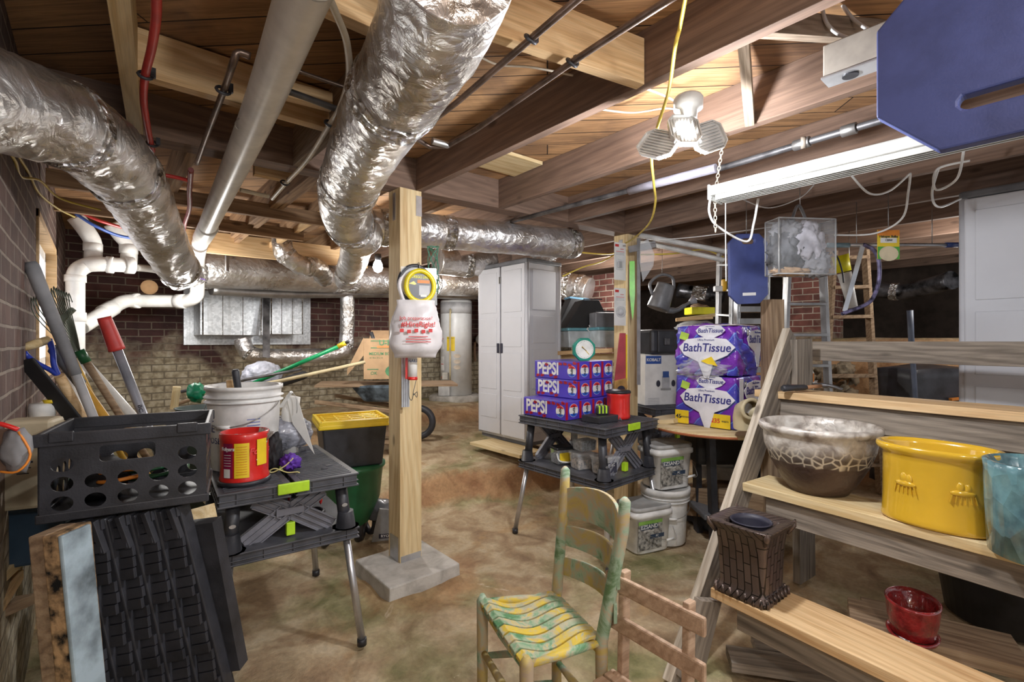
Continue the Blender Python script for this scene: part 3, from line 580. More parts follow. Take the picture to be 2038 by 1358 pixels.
chain('hanging_chain', 'gold-white chain holding the left end of the shop light', W(1441, 268, 2.05), W(1426, 368, 2.22))
chain('hanging_chain', 'loose chain end dangling below the shop light', W(1423, 398, 2.25), W(1424, 462, 2.25))
cable('pull_cord', 'thin beaded pull cord below the shop light', 'cord', [W(1444, 395, 2.25), W(1444, 470, 2.25), W(1445, 560, 2.25)], .0022, WHITE)
# outlet box
ob = thing('outlet_box', 'grey steel housing with two round outlets on the right joist', 'outlet', Z(1712, 138, 2.2), 0)
make('housing', M().box((0, -.02, .05), (.07, .22, .10)), pm((.42, .38, .33), .6, .2, name='dusty_steel_box'), ob, .004)
make('face_plate', M().box((0, -.02, -.003), (.075, .23, .008)), SILV, ob, .002)
for s in (-1, 1): make('outlet_socket', M().prism(disc(.022, 18), .004, frame((0, -.02 + s * .045, -.007), (1, 0, 0), (0, 0, -1))), BLACK, ob)
# ---- blue boards
def pad(name, label, Lh, Wd, ch, t, mx, slot_y, slot_w, scx=0):
    hx, hy = Wd / 2, Lh / 2
    outer = [(-hx + ch, -hy), (hx - ch, -hy), (hx, -hy + ch), (hx, hy - ch), (hx - ch, hy), (-hx + ch, hy), (-hx, hy - ch), (-hx, -hy + ch)]
    sl = [(scx - slot_w / 2 + math.cos(a) * .018 + (slot_w if math.cos(a) > 0 else 0), slot_y + math.sin(a) * .018) for a in [PI / 2 + i * PI / 5 for i in range(6)] + [-PI / 2 + i * PI / 5 for i in range(6)]]
    b = bmesh.new(); vo = [b.verts.new((*p, 0)) for p in outer]; vi = [b.verts.new((*p, 0)) for p in sl]
    e = [b.edges.new((vo[i], vo[(i + 1) % 8])) for i in range(8)] + [b.edges.new((vi[i], vi[(i + 1) % 12])) for i in range(12)]
    bmesh.ops.triangle_fill(b, use_beauty=True, use_dissolve=False, edges=e)
    r = bmesh.ops.extrude_face_region(b, geom=b.faces[:]); bmesh.ops.translate(b, vec=(0, 0, t), verts=[v for v in r['geom'] if isinstance(v, bmesh.types.BMVert)])
    bmesh.ops.recalc_face_normals(b, faces=b.faces); me = bpy.data.meshes.new(name); b.to_mesh(me); b.free(); me.materials.append(BLUE)
    o = bpy.data.objects.new(name, me); C.objects.link(o); o.matrix_world = mx
    q = o.modifiers.new('b', 'BEVEL'); q.width = .005; q.segments = 2; q.limit_method = 'ANGLE'
    return tag(o, label, 'foam pad')
pad('foam_kneeling_pad', 'very large blue slotted board hanging at the top right corner', .44, 1.25, .115, .035, frame((1.475, .31 - .625, 2.02), (0, -1, 0), (-1, 0, 0)), -.125, .62, -.15)
pd = W(1486, 536, 2.9); pr = FW * -1
pn = pad('foam_kneeling_pad', 'small blue octagonal foam pad hanging beside the zipped clear bag', .43, .25, .055, .022, frame(pd, RT + V((0, 0, .16)), FW * -1 + RT * .25), .17, .05)
decal('brand_strip', rect(.085, .018, 0, -.155), PAPER, pn, Matrix.Translation((0, 0, .022)))
# ================================================================ CENTRE
def LW(rt, x, y, z): return Matrix.Rotation(rt.rotation_euler.z, 4, 'Z') @ V((x, y, z)) + rt.location
def softbox(c, d, rnd=.15, amp=.01, sc=8, seed=0, n=12):
    m = M(); vs = []; idx = {}; fs = []
    def vert(p):
        k = tuple(round(q, 5) for q in p)
        if k in idx: return idx[k]
        q = V(p); l = max(abs(q.x), abs(q.y), abs(q.z)); s = q.normalized() * (l * 1.25); q = q.lerp(s, rnd)
        w = V((q.x * d[0] / 2, q.y * d[1] / 2, q.z * d[2] / 2)); nn = q.normalized(); e = amp * (noise.noise(w * sc + V((seed, 0, 0))) + .6 * (1 - 2 * abs(noise.noise(w * sc * 2.2 + V((0, seed, 0))))))
        idx[k] = len(vs); vs.append(w + nn * e + V(c)); return idx[k]
    for ax in range(3):
        for sg in (-1, 1):
            for i in range(n):
                for j in range(n):
                    q = []
                    for (a, b) in ((i, j), (i + 1, j), (i + 1, j + 1), (i, j + 1)):
                        p = [0, 0, 0]; p[ax] = sg; p[(ax + 1) % 3] = -1 + 2 * a / n; p[(ax + 2) % 3] = -1 + 2 * b / n; q.append(vert(p))
                    fs.append(tuple(q if sg > 0 else q[::-1]))
    return m.add(vs, fs, True)
def plate(w, l, t, z, ribs=7):     # moulded plate with flanges and ribs
    m = M(); m.box((0, 0, z), (w - .014, l - .014, t - .004)); m.box((0, 0, z + t / 2 - .004), (w, l, .008)); m.box((0, 0, z - t / 2 + .004), (w, l, .008)); m.box((0, 0, z - .004), (w - .002, l - .002, .004))
    for i in range(ribs):
        y = -l / 2 + l * (i + .5) / ribs
        for s in (-1, 1): m.box((s * (w / 2 - .005), y, z), (.008, .004, t))
    k = max(2, int(ribs * w / l))
    for i in range(k):
        x = -w / 2 + w * (i + .5) / k
        for s in (-1, 1): m.box((x, s * (l / 2 - .005), z), (.004, .008, t))
    return m
def shift(m, x, y): m.v = [p + V((x, y, 0)) for p in m.v]; return m
def bench(label, loc, rz, Wd=.56, L=.74, H=.77, tz=.50, feet=(0, 0, 0, 0)):
    rt = thing('folding_workbench', label, 'workbench', loc, rz, 'black folding workbenches')
    jw = Wd / 2 - .012
    for s in (-1, 1):
        j = make('work_surface', shift(plate(jw, L, .058, H - .029), s * (Wd / 4 + .003), 0), BENCHM, rt, .003)
        g = M()
        for i in range(26): g.box((s * (Wd / 4 + .003), -L / 2 + .03 + i * (L - .06) / 25, H + .0015), (jw * .8, .006, .003))
        make('grip_ribs', g, BENCHM, j)
        d = M()
        for q in (-1, 1):
            for e in (0, 1): d.prism(disc(.011, 12, 1.5), .002, FT(s * (Wd / 4 + .03) + e * .03 * s, q * (L / 2 - .16) + e * .04, H + .0025))
        make('dog_holes', d, INK, j)
    for s in (-1, 1):
        make('clamp_clip', M().box((0, s * (L / 2 + .002), H - .018), (.125, .012, .045)), LIME, rt, .004)
        make('clamp_screw', M().tube([(0, s * L / 2, H - .03), (0, s * (L / 2 - .2), H - .03)], .012, 10), STEEL, rt)
    make('lime_ruler', M().box((0, 0, H + .002), (.012, L * .35, .003)), LIME, rt)
    tr = make('lower_tray', shift(plate(Wd, L, .05, tz), 0, 0), BENCHM, rt, .003)
    k = 0
    for sx in (-1, 1):
        for sy in (-1, 1):
            a = V((sx * (Wd / 2 - .065), sy * (L / 2 - .07), H - .058)); b = V((sx * (Wd / 2 - .05), sy * (L / 2 - .045), tz + .02)); f = V((sx * (Wd / 2 + .0), sy * (L / 2 + .03), feet[k])); k += 1
            lg = make('leg', M().tube([a, b], .027, 14), BLACK, rt)
            make('foot_tube', M().tube([b - V((0, 0, .03)), f + V((0, 0, .02))], .0165, 14), SILV, lg)
            make('rubber_foot', M().tube([f + V((0, 0, .03)), f], .021, 12), BLACK, lg)
            for t in (.45, .68, .9): make('leg_button', M().prism(disc(.008, 10, 1.6), .003, frame(a.lerp(b, t) + V((0, sy * .026, 0)), (1, 0, 0), (0, sy, 0))), SILV, lg)
            make('leg_socket', M().lathe([(.035, .07), (.045, .0), (.06, -.0)], 10, mx=Matrix.Translation((b.x, b.y, tz + .025))), BLACK, lg)
    for s in (-1, 1):
        m = M(); zm = (H + tz) / 2 + .0; y = s * (L / 2 - .075)
        for q in (-1, 1):
            for (z1, e) in ((H - .065, .13), (tz + .03, .17)):
                a = V((q * e, y, z1)); b = V((q * .012, y, zm)); dd = (b - a).normalized(); n = V((-dd.z, 0, dd.x))
                for o in (-.036, -.012, .012, .036): m.bar(a + n * o, b + n * o, .022, .005, n)
                for t in range(7): c = a.lerp(b, t / 6); m.bar(c - n * .037, c + n * .037, .012, .004, (0, 1, 0))
                m.bar(a, b, .003, .072, n)
        m.box((0, y, zm), (.11, .028, .03)); make('cross_bracket', m, RIBM, rt)
        make('release_latch', M().box((0, y - .006 * s * -1, tz + .06), (.035, .03, .055)), LIME, rt, .003)
    return rt
F1 = W(430, 987, 1.87); F1.z = 0; e1 = Matrix.Rotation(RZ(54), 4, 'Z')
b1 = bench('black folding workbench in front of the near post, bucket and red coffee can on it', F1 + e1 @ V((.28, .37, 0)), RZ(54))
F2 = W(1204, 870, 2.86); F2.z = 0; e2 = Matrix.Rotation(RZ(48), 4, 'Z')
b2 = bench('black folding workbench loaded with cola cartons', F2 + e2 @ V((.30, .38, 0)), RZ(48), .60, .76, .845, .50)
F3 = W(1305, 803, 4.45); z3 = gh(F3.x, F3.y); F3.z = 0
b3 = bench('black folding workbench under the tool cartons behind the far post', F3, RZ(70), .56, .74, .80, .50, tuple([.0] * 4))
# ---- cola cartons
COLA = pm((.075, .045, .48), .35, var=.06, coat=.3, name='violet_blue_carton'); CRED = pm((.42, .01, .03), .35, name='cherry_red_ink')
def cola():
    rt = thing('soda_carton', None, None, (0, 0, 0)); w, l, h = .132, .40, .126
    make('carton', M().box((0, 0, h / 2), (w, l, h)), COLA, rt, .006)
    text('PEPSI', .118, WHITE, rt, FL(-w / 2 - .001, .068, h / 2 + .004), bold=.03, sx=.80)
    rnd = random.Random(3); m = M()
    for i in range(9):
        x, y = -.17 + i * .043, (rnd.random() > .5 and .045 or -.045) + rnd.uniform(-.01, .01); m.prism([(p[0] + x, p[1] + y) for p in disc(.011, 10)], .0016, FL(-w / 2 - .0006, 0, h / 2)); m.prism([(p[0] + x + .014, p[1] + y * .95) for p in disc(.009, 10)], .0016, FL(-w / 2 - .0006, 0, h / 2))
    make('cherry_print', m, CRED, rt)
    g = Matrix.Translation((0, 0, 0))
    for fr, s, nm in ((FR(0.012, -l / 2 - .001, h / 2), 1, 'a'), (FL(-w / 2 - .001, -.155, h / 2 - .004), .88, 'b')):
        bd = decal('globe_logo', disc(.044 * s, 28), WHITE, rt, fr, .001)
        up = [(.042 * s * math.cos(a), .042 * s * math.sin(a)) for a in [PI * i / 12 for i in range(13)]]
        decal('globe_red', [(x, y) for x, y in up if y > .012 * s] or up, pm((.7, .02, .03), .4, name='logo_red'), bd, Matrix.Translation((0, 0, .001)), .0008)
        decal('globe_blue', [(x, -y) for x, y in up[::-1] if y > .012 * s], pm((.02, .10, .55), .4, name='logo_blue'), bd, Matrix.Translation((0, 0, .001)), .0008)
        text('PEPSI', .028 * s, INK, bd, Matrix.Translation((0, 0, .0022)) @ Matrix.Rotation(-PI / 2, 4, 'Z'), bold=.02)
        if s == 1: decal('red_edge', rect(.022, h - .012, -.054), CRED, rt, FR(.0, -l / 2 - .0006, h / 2), .0008)
    return rt
c0 = cola(); cl = []
for k in range(4): cl.append((k, 0, 0.0, ['nearest cola carton of the bottom row on the workbench, its long side in full view', 'second cola carton of the bottom row, behind the tape measure', 'third cola carton of the bottom row, behind the red can', 'fourth cola carton of the bottom row, nearest the far post'][k]))
for k in range(3):
    cl.append((k + 1, 1, .004 * k, ['middle layer cola carton showing its long side', 'middle layer cola carton, second from the left end', 'middle layer cola carton beside the far post'][k]))
    cl.append((k + 1, 2, .006, ['top layer cola carton showing its long side', 'top layer cola carton under the green dial clock', 'top layer cola carton beside the red handsaw'][k]))
for i, (cxi, lay, off, lb) in enumerate(cl):
    o = c0 if i == 0 else copy_tree(c0)
    o.location = LW(b2, -.205 + cxi * .134, .170 - (.0 if lay else .015) + off, .8495 + lay * .1275); o.rotation_euler = (0, 0, RZ(48) + .01 * ((i * 7) % 3 - 1)); tag(o, lb, 'carton', 'cherry cola cartons stacked on the workbench')
# dial clock
ck = thing('dial_thermometer', 'green octagonal dial thermometer standing on the cola cartons', 'thermometer', LW(b2, .0, .20, .8245 + .365), RZ(80))
ck.location = LW(b2, -.02, .02, .8495 + 3 * .1275 + .001)
oc8 = [(.085 * math.cos(PI / 8 + k * PI / 4), .085 * math.sin(PI / 8 + k * PI / 4)) for k in range(8)]
TEAL = pm((.0, .24, .17), .35, name='teal_green_plastic')
make('frame', M().prism(oc8, .035, FR(0, 0, .079)), TEAL, ck, .005)
fc = decal('dial', disc(.064, 32), WHITE, ck, FR(0, -.036, .079), .002)
m = M()
for i in range(30): a = i * PI / 15; m.box((.056 * math.sin(a), .056 * math.cos(a), .0028), (.002, .008 if i % 5 == 0 else .004, .001), rz=-a)
make('tick_marks', m, INK, fc); make('hand', M().bar((-.02, .022, .004), (.032, -.035, .004), .005, .002), pm((.65, .45, .1), .4, name='gold_hand'), fc)
make('hand', M().bar((-.022, .015, .005), (.012, -.008, .005), .003, .002), INK, fc)
# tape measure, small tray, speed square
tm = thing('tape_measure', 'lime and black tape measure in front of the cola cartons', 'tape measure', W(1150, 829, 2.86), RZ(75))
make('tape_case', M().box((0, 0, .03), (.085, .04, .06)), BLACK, tm, .01); m = M()
for i in range(3): m.box((-.028 + i * .024, 0, .035), (.013, .0425, .052))
make('lime_stripes', m, LIME, tm, .004)
tm.location = LW(b2, -.08, -.19, .822 + .045)
st = thing('screw_organizer', 'low black parts case under the tape measure', 'case', LW(b2, -.10, -.19, .8485), RZ(50))
make('case_body', M().box((0, 0, .021), (.19, .15, .042)), BLACK, st, .004)
tm.location = LW(b2, -.09, -.20, .891)
sq = thing('speed_square', 'grey triangular square leaning beside the red can', 'square', LW(b2, .025, -.17, .8485), RZ(48))
make('blade', M().prism([(0, 0), (.0, .13), (-.10, 0)], .004, frame((0, 0, 0), (0, 1, 0), (1, 0, 0))), SILV, sq)
# red coffee can factory
MAR = pm((.25, .01, .06), .4, name='maroon_label')
def coffee_can(label, loc, rz, s, lid, labels):
    rt = thing('coffee_can', label, 'can', loc, rz)
    def grip(p, a):
        d = math.cos(2 * a - PI); k = 1 - .09 * sm(math.cos(2 * a), .80, .97) * sm(p.z, .03 * s, .05 * s) * (1 - sm(p.z, .135 * s, .16 * s)); return V((p.x * k, p.y * k, p.z))
    m = M().lathe([(.070 * s, 0), (.078 * s, .004 * s), (.079 * s, .02 * s), (.076 * s, .03 * s), (.076 * s, .05 * s), (.076 * s, .09 * s), (.076 * s, .13 * s), (.077 * s, .150 * s), (.079 * s, .155 * s), (.079 * s, .175 * s), (.076 * s, .178 * s), (.072 * s, .178 * s), (.070 * s, .05 * s), (0, .04 * s)], 64, fn=grip)
    make('can_body', m, RED, rt)
    if lid: make('lid', M().lathe([(0, .192 * s), (.06 * s, .192 * s), (.076 * s, .189 * s), (.082 * s, .184 * s), (.083 * s, .172 * s), (.078 * s, .172 * s)], 48), BLACK, rt)
    else: make('base_ring', M().lathe([(.074 * s, -.002), (.084 * s, 0), (.084 * s, .010 * s), (.08 * s, .014 * s)], 48), BLACK, rt)
    if labels:
        R = .0785 * s
        for (x, w_, mt) in ((-.022 * s, .036 * s, MAR), (.024 * s, .046 * s, YEL)): decal('label_panel', rect(w_, .118 * s), mt, rt, FR(0, 0, 0) @ Matrix.Rotation(x / R, 4, 'Y') @ Matrix.Translation((0, .088 * s, R)), bend=R)
        q = lambda an, z: Matrix.Rotation(an, 4, 'Z') @ FR(0, -R - .0022, z)
        text('Folgers', .017 * s, WHITE, rt, q(-.28, .128 * s), bend=R, bold=.02)
        for i in range(5): decal('print_line', rect(.026 * s, .0018), PAPER, rt, q(-.28, (.108 - i * .009) * s), bend=R)
        decal('barcode', rect(.024 * s, .030 * s), PAPER, rt, q(-.30, .046 * s), bend=R)
        for i in range(12): decal('print_line', rect(.034 * s, .0012), RED, rt, q(.30, (.135 - i * .0085) * s), bend=R)
        decal('label_panel', rect(.04 * s, .09 * s), YEL, rt, q(1.15, .11 * s), bend=R)
        text('Folgers', .030 * s, RINK, rt, q(1.13, .115 * s), bend=R, bold=.03, shear=.2); text('Classic', .014 * s, WHITE, rt, q(1.12, .085 * s), bend=R)
    return rt
coffee_can('plain red coffee can with black lid on the cola workbench', LW(b2, .085, -.20, .8495), RZ(75), 1.0, True, False)
can = coffee_can('red coffee can with yellow and maroon label holding brushes', G(487, 957, .775), RZ(85), 1.2, False, True)
br = thing('paint_brush', 'worn grey-bristled brush poking out of the labelled coffee can', 'brush', can.location + V((.015, -.01, .07)), 0, rot=(.25, .4, 0))
m = M()
for i in range(60): a = random.random() * 6.3; r = random.random() ** .5 * .02; m.tube([(r * math.cos(a), r * .5 * math.sin(a), .11), (r * 1.8 * math.cos(a), r * 1.3 * math.sin(a), .16)], .0012, 4)
make('bristles', m, pm((.30, .26, .22), .9, name='dirty_bristles'), br); make('ferrule', M().box((0, 0, .10), (.045, .018, .035)), STEEL, br, .003); make('handle', M().bar((0, 0, .08), (0, 0, .0), .02, .012), BLACK, br)
rg = solo('rag', M().blob(tuple(can.location + V((-.03, -.0, .175))), (.025, .02, .025), .3, 3, 3, 4), GREY, 'grey crumpled rag in the labelled coffee can', 'rag')
# ---- white bucket
def bucket(label, loc, rz, R, H, mat=WHITE, lid=False, handle=True, name='plastic_bucket'):
    rt = thing(name, label, 'bucket', loc, rz); p = [(R * .84, 0), (R * .86, .005), (R * .95, H * .78), (R * .955, H * .80), (R * 1.04, H * .805), (R * 1.04, H * .815), (R * .965, H * .82), (R * .965, H * .86), (R * 1.05, H * .865), (R * 1.05, H * .875), (R * .975, H * .88), (R * .985, H * .95), (R * 1.03, H * .955), (R * 1.03, H), (R * .97, H)]
    if not lid: p += [(R * .95, H * .9), (R * .83, .01), (0, .01)]
    make('bucket_body', M().lathe(p, 56), mat, rt)
    if lid: make('lid', M().lathe([(R * 1.07, H * .92), (R * 1.08, H * .99), (R * 1.07, H + .012), (R * 1.0, H + .014), (R * .97, H + .004), (0, H + .004)], 56), mat, rt)
    if handle:
        hp = [(R * 1.04 * math.cos(a), -R * 1.04 * max(0.05, math.sin(a)) * 1.02, H * .80 - .26 * H * math.sin(a)) for a in [PI * i / 20 for i in range(21)]]
        h = make('wire_handle', M().tube(hp, .0022, 6), STEEL, rt); make('hand_grip', M().tube(hp[9:12], .009, 10), WHITE, h)
    return rt
bk = bucket('open white five-gallon bucket of tools on the near workbench', V((*W(487, 900, 2.32).xy, .775)), RZ(90), .162, .385)
text('ALL', .055, NAVY, bk, Matrix.Rotation(-.75, 4, 'Z') @ FR(0, -.152, .245), bend=.152, bold=.005); text('LINE', .05, NAVY, bk, Matrix.Rotation(-.75, 4, 'Z') @ FR(0, -.149, .195), bend=.149); text('PURPOSE', .04, NAVY, bk, Matrix.Rotation(-.75, 4, 'Z') @ FR(0, -.146, .14), bend=.146)
for i in range(9): decal('print_line', rect(.055, .004), pm((.12, .16, .45), .5, name='blue_ink'), bk, Matrix.Rotation(.75, 4, 'Z') @ FR(0, -.150, .25 - i * .014), bend=.151)
hm = thing('mallet_handle', 'black rubber tool grip sticking out of the white bucket', 'tool', bk.location + V((.02, .02, .02)), 0, rot=(.12, -.15, 0))
make('grip', M().tube([(0, 0, .30), (0, 0, .33), (0, 0, .44), (0, 0, .45)], [.013, .015, .017, .012], 12), BLACK, hm); make('shaft', M().tube([(0, 0, .0), (0, 0, .31)], .010, 8), STEEL, hm)
solo('wood_offcut', M().bar(bk.location + V((-.02, .02, .05)), bk.location + V((-.05, .03, .41)), .045, .02, (0, 1, 0)), PINE, 'short pine offcut standing in the white bucket', 'wood')
# folded white sheet and roll
sh = thing('paper_roll', 'white rolled sheet standing on the near workbench', 'paper', G(590, 900, .772), RZ(90))
make('roll', M().tube([(-.035, 0, 0), (-.035, 0, .22), (-.02, .01, .30)], [.042, .042, .036], 20), PAPER, sh)
make('loose_sheet', M().prism([(-.03, .30), (.025, .30), (.115, .0), (.0, .16)], .003, FR(0, -.043, 0)), PAPER, sh)
make('white_clip', M().bar((-.06, -.05, .25), (.0, -.06, .33), .012, .02, (0, -1, 0)), WHITE, sh); make('clip_loop', M().tube(spl([(0, -.06, .33), (.025, -.06, .30), (.03, -.06, .24), (.028, -.06, .22)], 4), .0018, 6), STEEL, sh)
solo('glove', M().blob(tuple(G(545, 935, .775) + V((0, 0, .08))), (.035, .03, .085), .3, 2.5, 4, 2), DARK, 'crumpled black glove beside the red coffee can', 'glove')
pc = thing('cord_bundle', 'purple cord bundle tied with yellow string on the near workbench', 'cord', G(578, 935, .775), RZ(80))
make('purple_fabric', M().blob((0, 0, .035), (.04, .035, .035), .35, 3, 4, 5), pm((.13, .04, .40), .6, name='purple_cloth'), pc)
make('string', M().tube(spl([(.02, -.03, .06), (-.01, -.045, .03), (-.06, -.05, .004), (-.075, -.05, .01), (-.05, -.05, .02), (0, -.05, .0), (.05, -.055, .0), (.045, -.05, -.03), (.01, -.05, -.03)], 6), .003, 6), pm((.72, .66, .28), .6, name='yellow_string'), pc)
cb = thing('bar_clamp', 'red and black clamps bundled on the near workbench tray', 'clamp', LW(b1, .10, .05, .53), RZ(80))
for i in range(5): make('clamp_bar', M().box((-.07 + i * .03, .02 * (i % 2), .11), (.010, .02, .22)), RED if i in (1, 4) else BLACK, cb, .002)
make('clamp_handle', M().blob((.12, -.02, .1), (.014, .012, .08), .1, 2, 3), RED, cb)
sc = thing('scissors', 'black handled shears lying on the near workbench tray', 'shears', LW(b1, .13, -.10, .53), RZ(60))
for s in (-1, 1): make('handle_loop', M().tube([(s * .03 + .03 * math.cos(a), .045 * math.sin(a), .012) for a in [i * PI / 8 for i in range(16)]], .009, 8, closed=True), BLACK, sc)
# ---- small bins on bench 2 tray
def smallbin(label, x, y, z, w_, h_, lid, fill, print_=None, hd=False):
    rt = thing('storage_tub', label, 'tub', LW(b2, x, y, z), RZ(65)); make('tub_body', M().box((0, 0, h_ / 2), (w_, w_ * .85, h_), taper=.86), CLEAR, rt, .008)
    make('contents', M().box((0, 0, h_ * .35), (w_ * .88, w_ * .74, h_ * .66), taper=.9), fill, rt, .008); make('lid', M().box((0, 0, h_ + .008), (w_ * 1.06, w_ * .92, .018)), lid, rt, .006)
    if print_: decal('label', rect(w_ * .7, h_ * .6), print_, rt, FR(0, -w_ * .425, h_ * .5) @ Matrix.Rotation(-.06, 4, 'X')); 
    if print_ is INK:
        text('BASIC', .026, PAPER, rt, FR(0, -w_ * .43, h_ * .66)); text('nails', .018, PAPER, rt, FR(0, -w_ * .43, h_ * .44))
    if hd: make('white_handle', M().tube(spl([(-w_ * .5, -.05, h_ * .8), (-w_ * .4, -w_ * .55, h_ * .3), (w_ * .4, -w_ * .55, h_ * .2), (w_ * .5, -.05, h_ * .7)], 5), .006, 8), WHITE, rt)
    return rt
FIL = pm((.42, .33, .25), .8, var=.5, ns=60, name='mixed_fixings'); FI2 = pm((.30, .32, .36), .5, .3, var=.4, ns=60, name='grey_fixings')
smallbin('black-lidded clear tub with white handle on the cola workbench tray', -.13, .12, .526, .13, .10, BLACK, FI2, YEL, True)
smallbin('clear tub of brown fixings, middle of the tray row', -.14, -.07, .526, .13, .095, CLEAR, FIL)
smallbin('clear tub with black BASIC label at the tray front', -.13, -.25, .526, .14, .10, CLEAR, FIL, INK)
smallbin('upper clear tub stacked on the brown fixings tub', -.11, -.07, .526 + .117, .14, .105, CLEAR, FI2)
# ---- sand buckets
SANDL = pm((.36, .35, .32), .7, var=.4, ns=40, name='printed_sand_photo'); LGN = pm((.22, .42, .08), .5, name='label_green'); DN = pm((.03, .055, .10), .5, name='label_navy')
def sandpail(label, loc, rz, s=1):
    rt = thing('sand_pail', label, 'bucket', loc, rz, 'rectangular jointing sand pails'); W_, D_, H_ = .31 * s, .235 * s, .285 * s
    def lp(w, d, z): return (w, d, z)
    def rr(f, z, n=64): 
        return (f, z)
    m = M().lathe([(.42, 0), (.43, .006), (.48, H_ * .80), (.48, H_ * .82)], 64, sx=W_, sy=D_, sq=6); m.lathe([(.46, .0), (.46, .001)], 8, sx=.01, sy=.01)
    make('pail_body', M().lathe([(.42, 0), (.43, .006), (.485, H_ * .80), (.53, H_ * .82), (.53, H_ * .92), (.5, H_ * .93), (.5, H_ * .97), (.44, H_ * .97)], 64, sx=W_, sy=D_, sq=6), WHITE, rt)
    make('lid', M().lathe([(.505, H_ * .955), (.51, H_ * 1.0), (.50, H_ * 1.04), (.47, H_ * 1.05), (.45, H_ * 1.035), (0, H_ * 1.035)], 64, sx=W_, sy=D_, sq=6), pm((.44, .44, .43), .5, name='dusty_grey_lid'), rt)
    t = math.atan((.485 - .43) * D_ / (H_ * .8)); fx = FR(0, -.455 * D_ - .002, H_ * .42) @ Matrix.Rotation(t * .9, 4, 'X')
    lb = decal('sand_label', rect(W_ * .62, H_ * .66, -W_ * .12), SANDL, rt, fx, .0015)
    for (a, mt, nm) in ((rect(W_ * .62, H_ * .08, -W_ * .12, H_ * .30), LGN, 'green_band'), (rect(W_ * .46, H_ * .12, -W_ * .15, H_ * .20), DN, 'navy_band'), (rect(W_ * .36, H_ * .09, .02 * s, -H_ * .04), DN, 'navy_band')): decal(nm, a, mt, lb, Matrix.Translation((0, 0, .0015)), .0006)
    text('EZSAND', .036 * s, PAPER, lb, Matrix.Translation((-W_ * .15, H_ * .20, .0026)), bold=.01); text('JOINTING SAND', .012 * s, PAPER, lb, Matrix.Translation((-W_ * .16, H_ * .10, .002))); text('PC', .02 * s, PAPER, lb, Matrix.Translation((.02 * s, -H_ * .04, .0026)))
    rp = M(); rnd = random.Random(2)
    for i in range(9):
        for j in range(3): rp.prism(rect(.018 * rnd.uniform(.4, 1), .010, (j - 1) * .028, (i - 4) * .019), .001, FRR(.462 * W_ + .004, 0, H_ * .42) @ Matrix.Rotation(.06, 4, 'X'))
    make('printed_icons', rp, INK, rt)
    h = make('wire_handle', M().tube(spl([(-W_ * .53, -.02, H_ * .87), (-W_ * .3, -D_ * .56, H_ * .5), (W_ * .3, -D_ * .6, H_ * .28), (W_ * .5, -D_ * .58, H_ * .34), (W_ * .54, -.0, H_ * .87)], 6), .002, 6), STEEL, rt)
    make('hand_grip', M().tube([(W_ * .22, -D_ * .6, H_ * .28), (W_ * .42, -D_ * .6, H_ * .30)], .008, 8), WHITE, h)
    return rt
tb = G(1337, 1090, 0.0) + FW * .14
bucket('tall dusty white bucket under the upper sand pail', V((tb.x, tb.y, .0)), RZ(90), .155, .36, lid=True)
sandpail('upper sand pail standing on the white bucket', V((tb.x, tb.y, .376)), RZ(66))
t2 = G(1286, 1095, 0) + FW * .06; sandpail('lower sand pail on the ground in front of the white bucket', V((t2.x, t2.y, .0)), RZ(66), 1.0)
# ---- wheelbarrow, box, board
wb0 = W(765, 790, 5.1); zb = gh(wb0.x, wb0.y); wb = thing('wheelbarrow', 'old grey-blue wheelbarrow under a loose board at the back wall', 'wheelbarrow', V((wb0.x, wb0.y, zb)), RZ(90))
make('tray', M().box((.02, 0, .42 + .09), (.62, .5, .18), taper=.62), pm((.15, .20, .25), .6, .3, var=.4, name='faded_blue_steel'), wb, .03)
for s in (-1, 1): make('handle', M().bar((-.62, -.28 * s, .44), (.30, -.12 * s, .30), .045, .04), OLDW, wb, .006)
for s in (-1, 1): make('leg', M().bar((-.15, s * .2, .33), (-.20, s * .22, 0), .03, .03), STEEL, wb)
make('wheel', M().tube([(.36 + .15 * math.cos(a), 0, .19 + .15 * math.sin(a)) for a in [i * PI / 12 for i in range(24)]], .035, 10, closed=True), BLACK, wb)
bw = wb.location + V((0, 0, .635)); u = FW * 0 + RT
board('loose_board', W(633, 765, 5.0) * 1 , W(905, 763, 5.35), .50, .025, OLDW, 'weathered loose board lying across the wheelbarrow', 'board')
ub = thing('moving_box', 'brown cardboard moving box on the board behind the near post', 'box', W(775, 757, 5.05), RZ(82)); ub.location.z = W(775, 752, 5.05).z
make('carton', M().box((0, 0, .205), (.46, .40, .41)), CARD, ub, .004); make('side_flap', M().prism([(0, 0), (-.16, -.20), (-.16, -.14), (0, .18)], .004, FR(-.23, -.19, .24)), CARD, ub); make('open_flap', M().prism(rect(.44, .2), .004, Matrix.Translation((0, .16, .44)) @ Matrix.Rotation(.6, 4, 'X')), CARD, ub)
GINK = pm((.10, .30, .14), .6, name='green_ink'); OINK = pm((.80, .30, .10), .6, name='orange_ink'); f = lambda x, z: FR(x, -.2015, z)
m = M(); [m.add([], []) for _ in ()]
for (a, b, c, d) in ((0, .315, .40, .012), (0, .385, .40, .012)): decal('logo_border', rect(c, .008), GINK, ub, f(.04, .36 - .045 if a else b))
decal('orange_bar', rect(.30, .022), OINK, ub, f(.05, .325)); text('U-HAUL', .078, GINK, ub, f(.06, .365), bold=.02); text('MEDIUM BOX', .040, GINK, ub, f(-.06, .255), bold=.015, sx=.95); text('18 1/8 x 18 x 16', .02, GINK, ub, f(-.11, .215)); text('OK', .045, GINK, ub, f(-.13, .06), bold=.01); decal('box_mark', rect(.11, .008), GINK, ub, f(-.14, .10)); decal('green_picture', [(x * .11 + .09, y * .07) for x, y in disc(1, 14)], GINK, ub, f(0, .08))
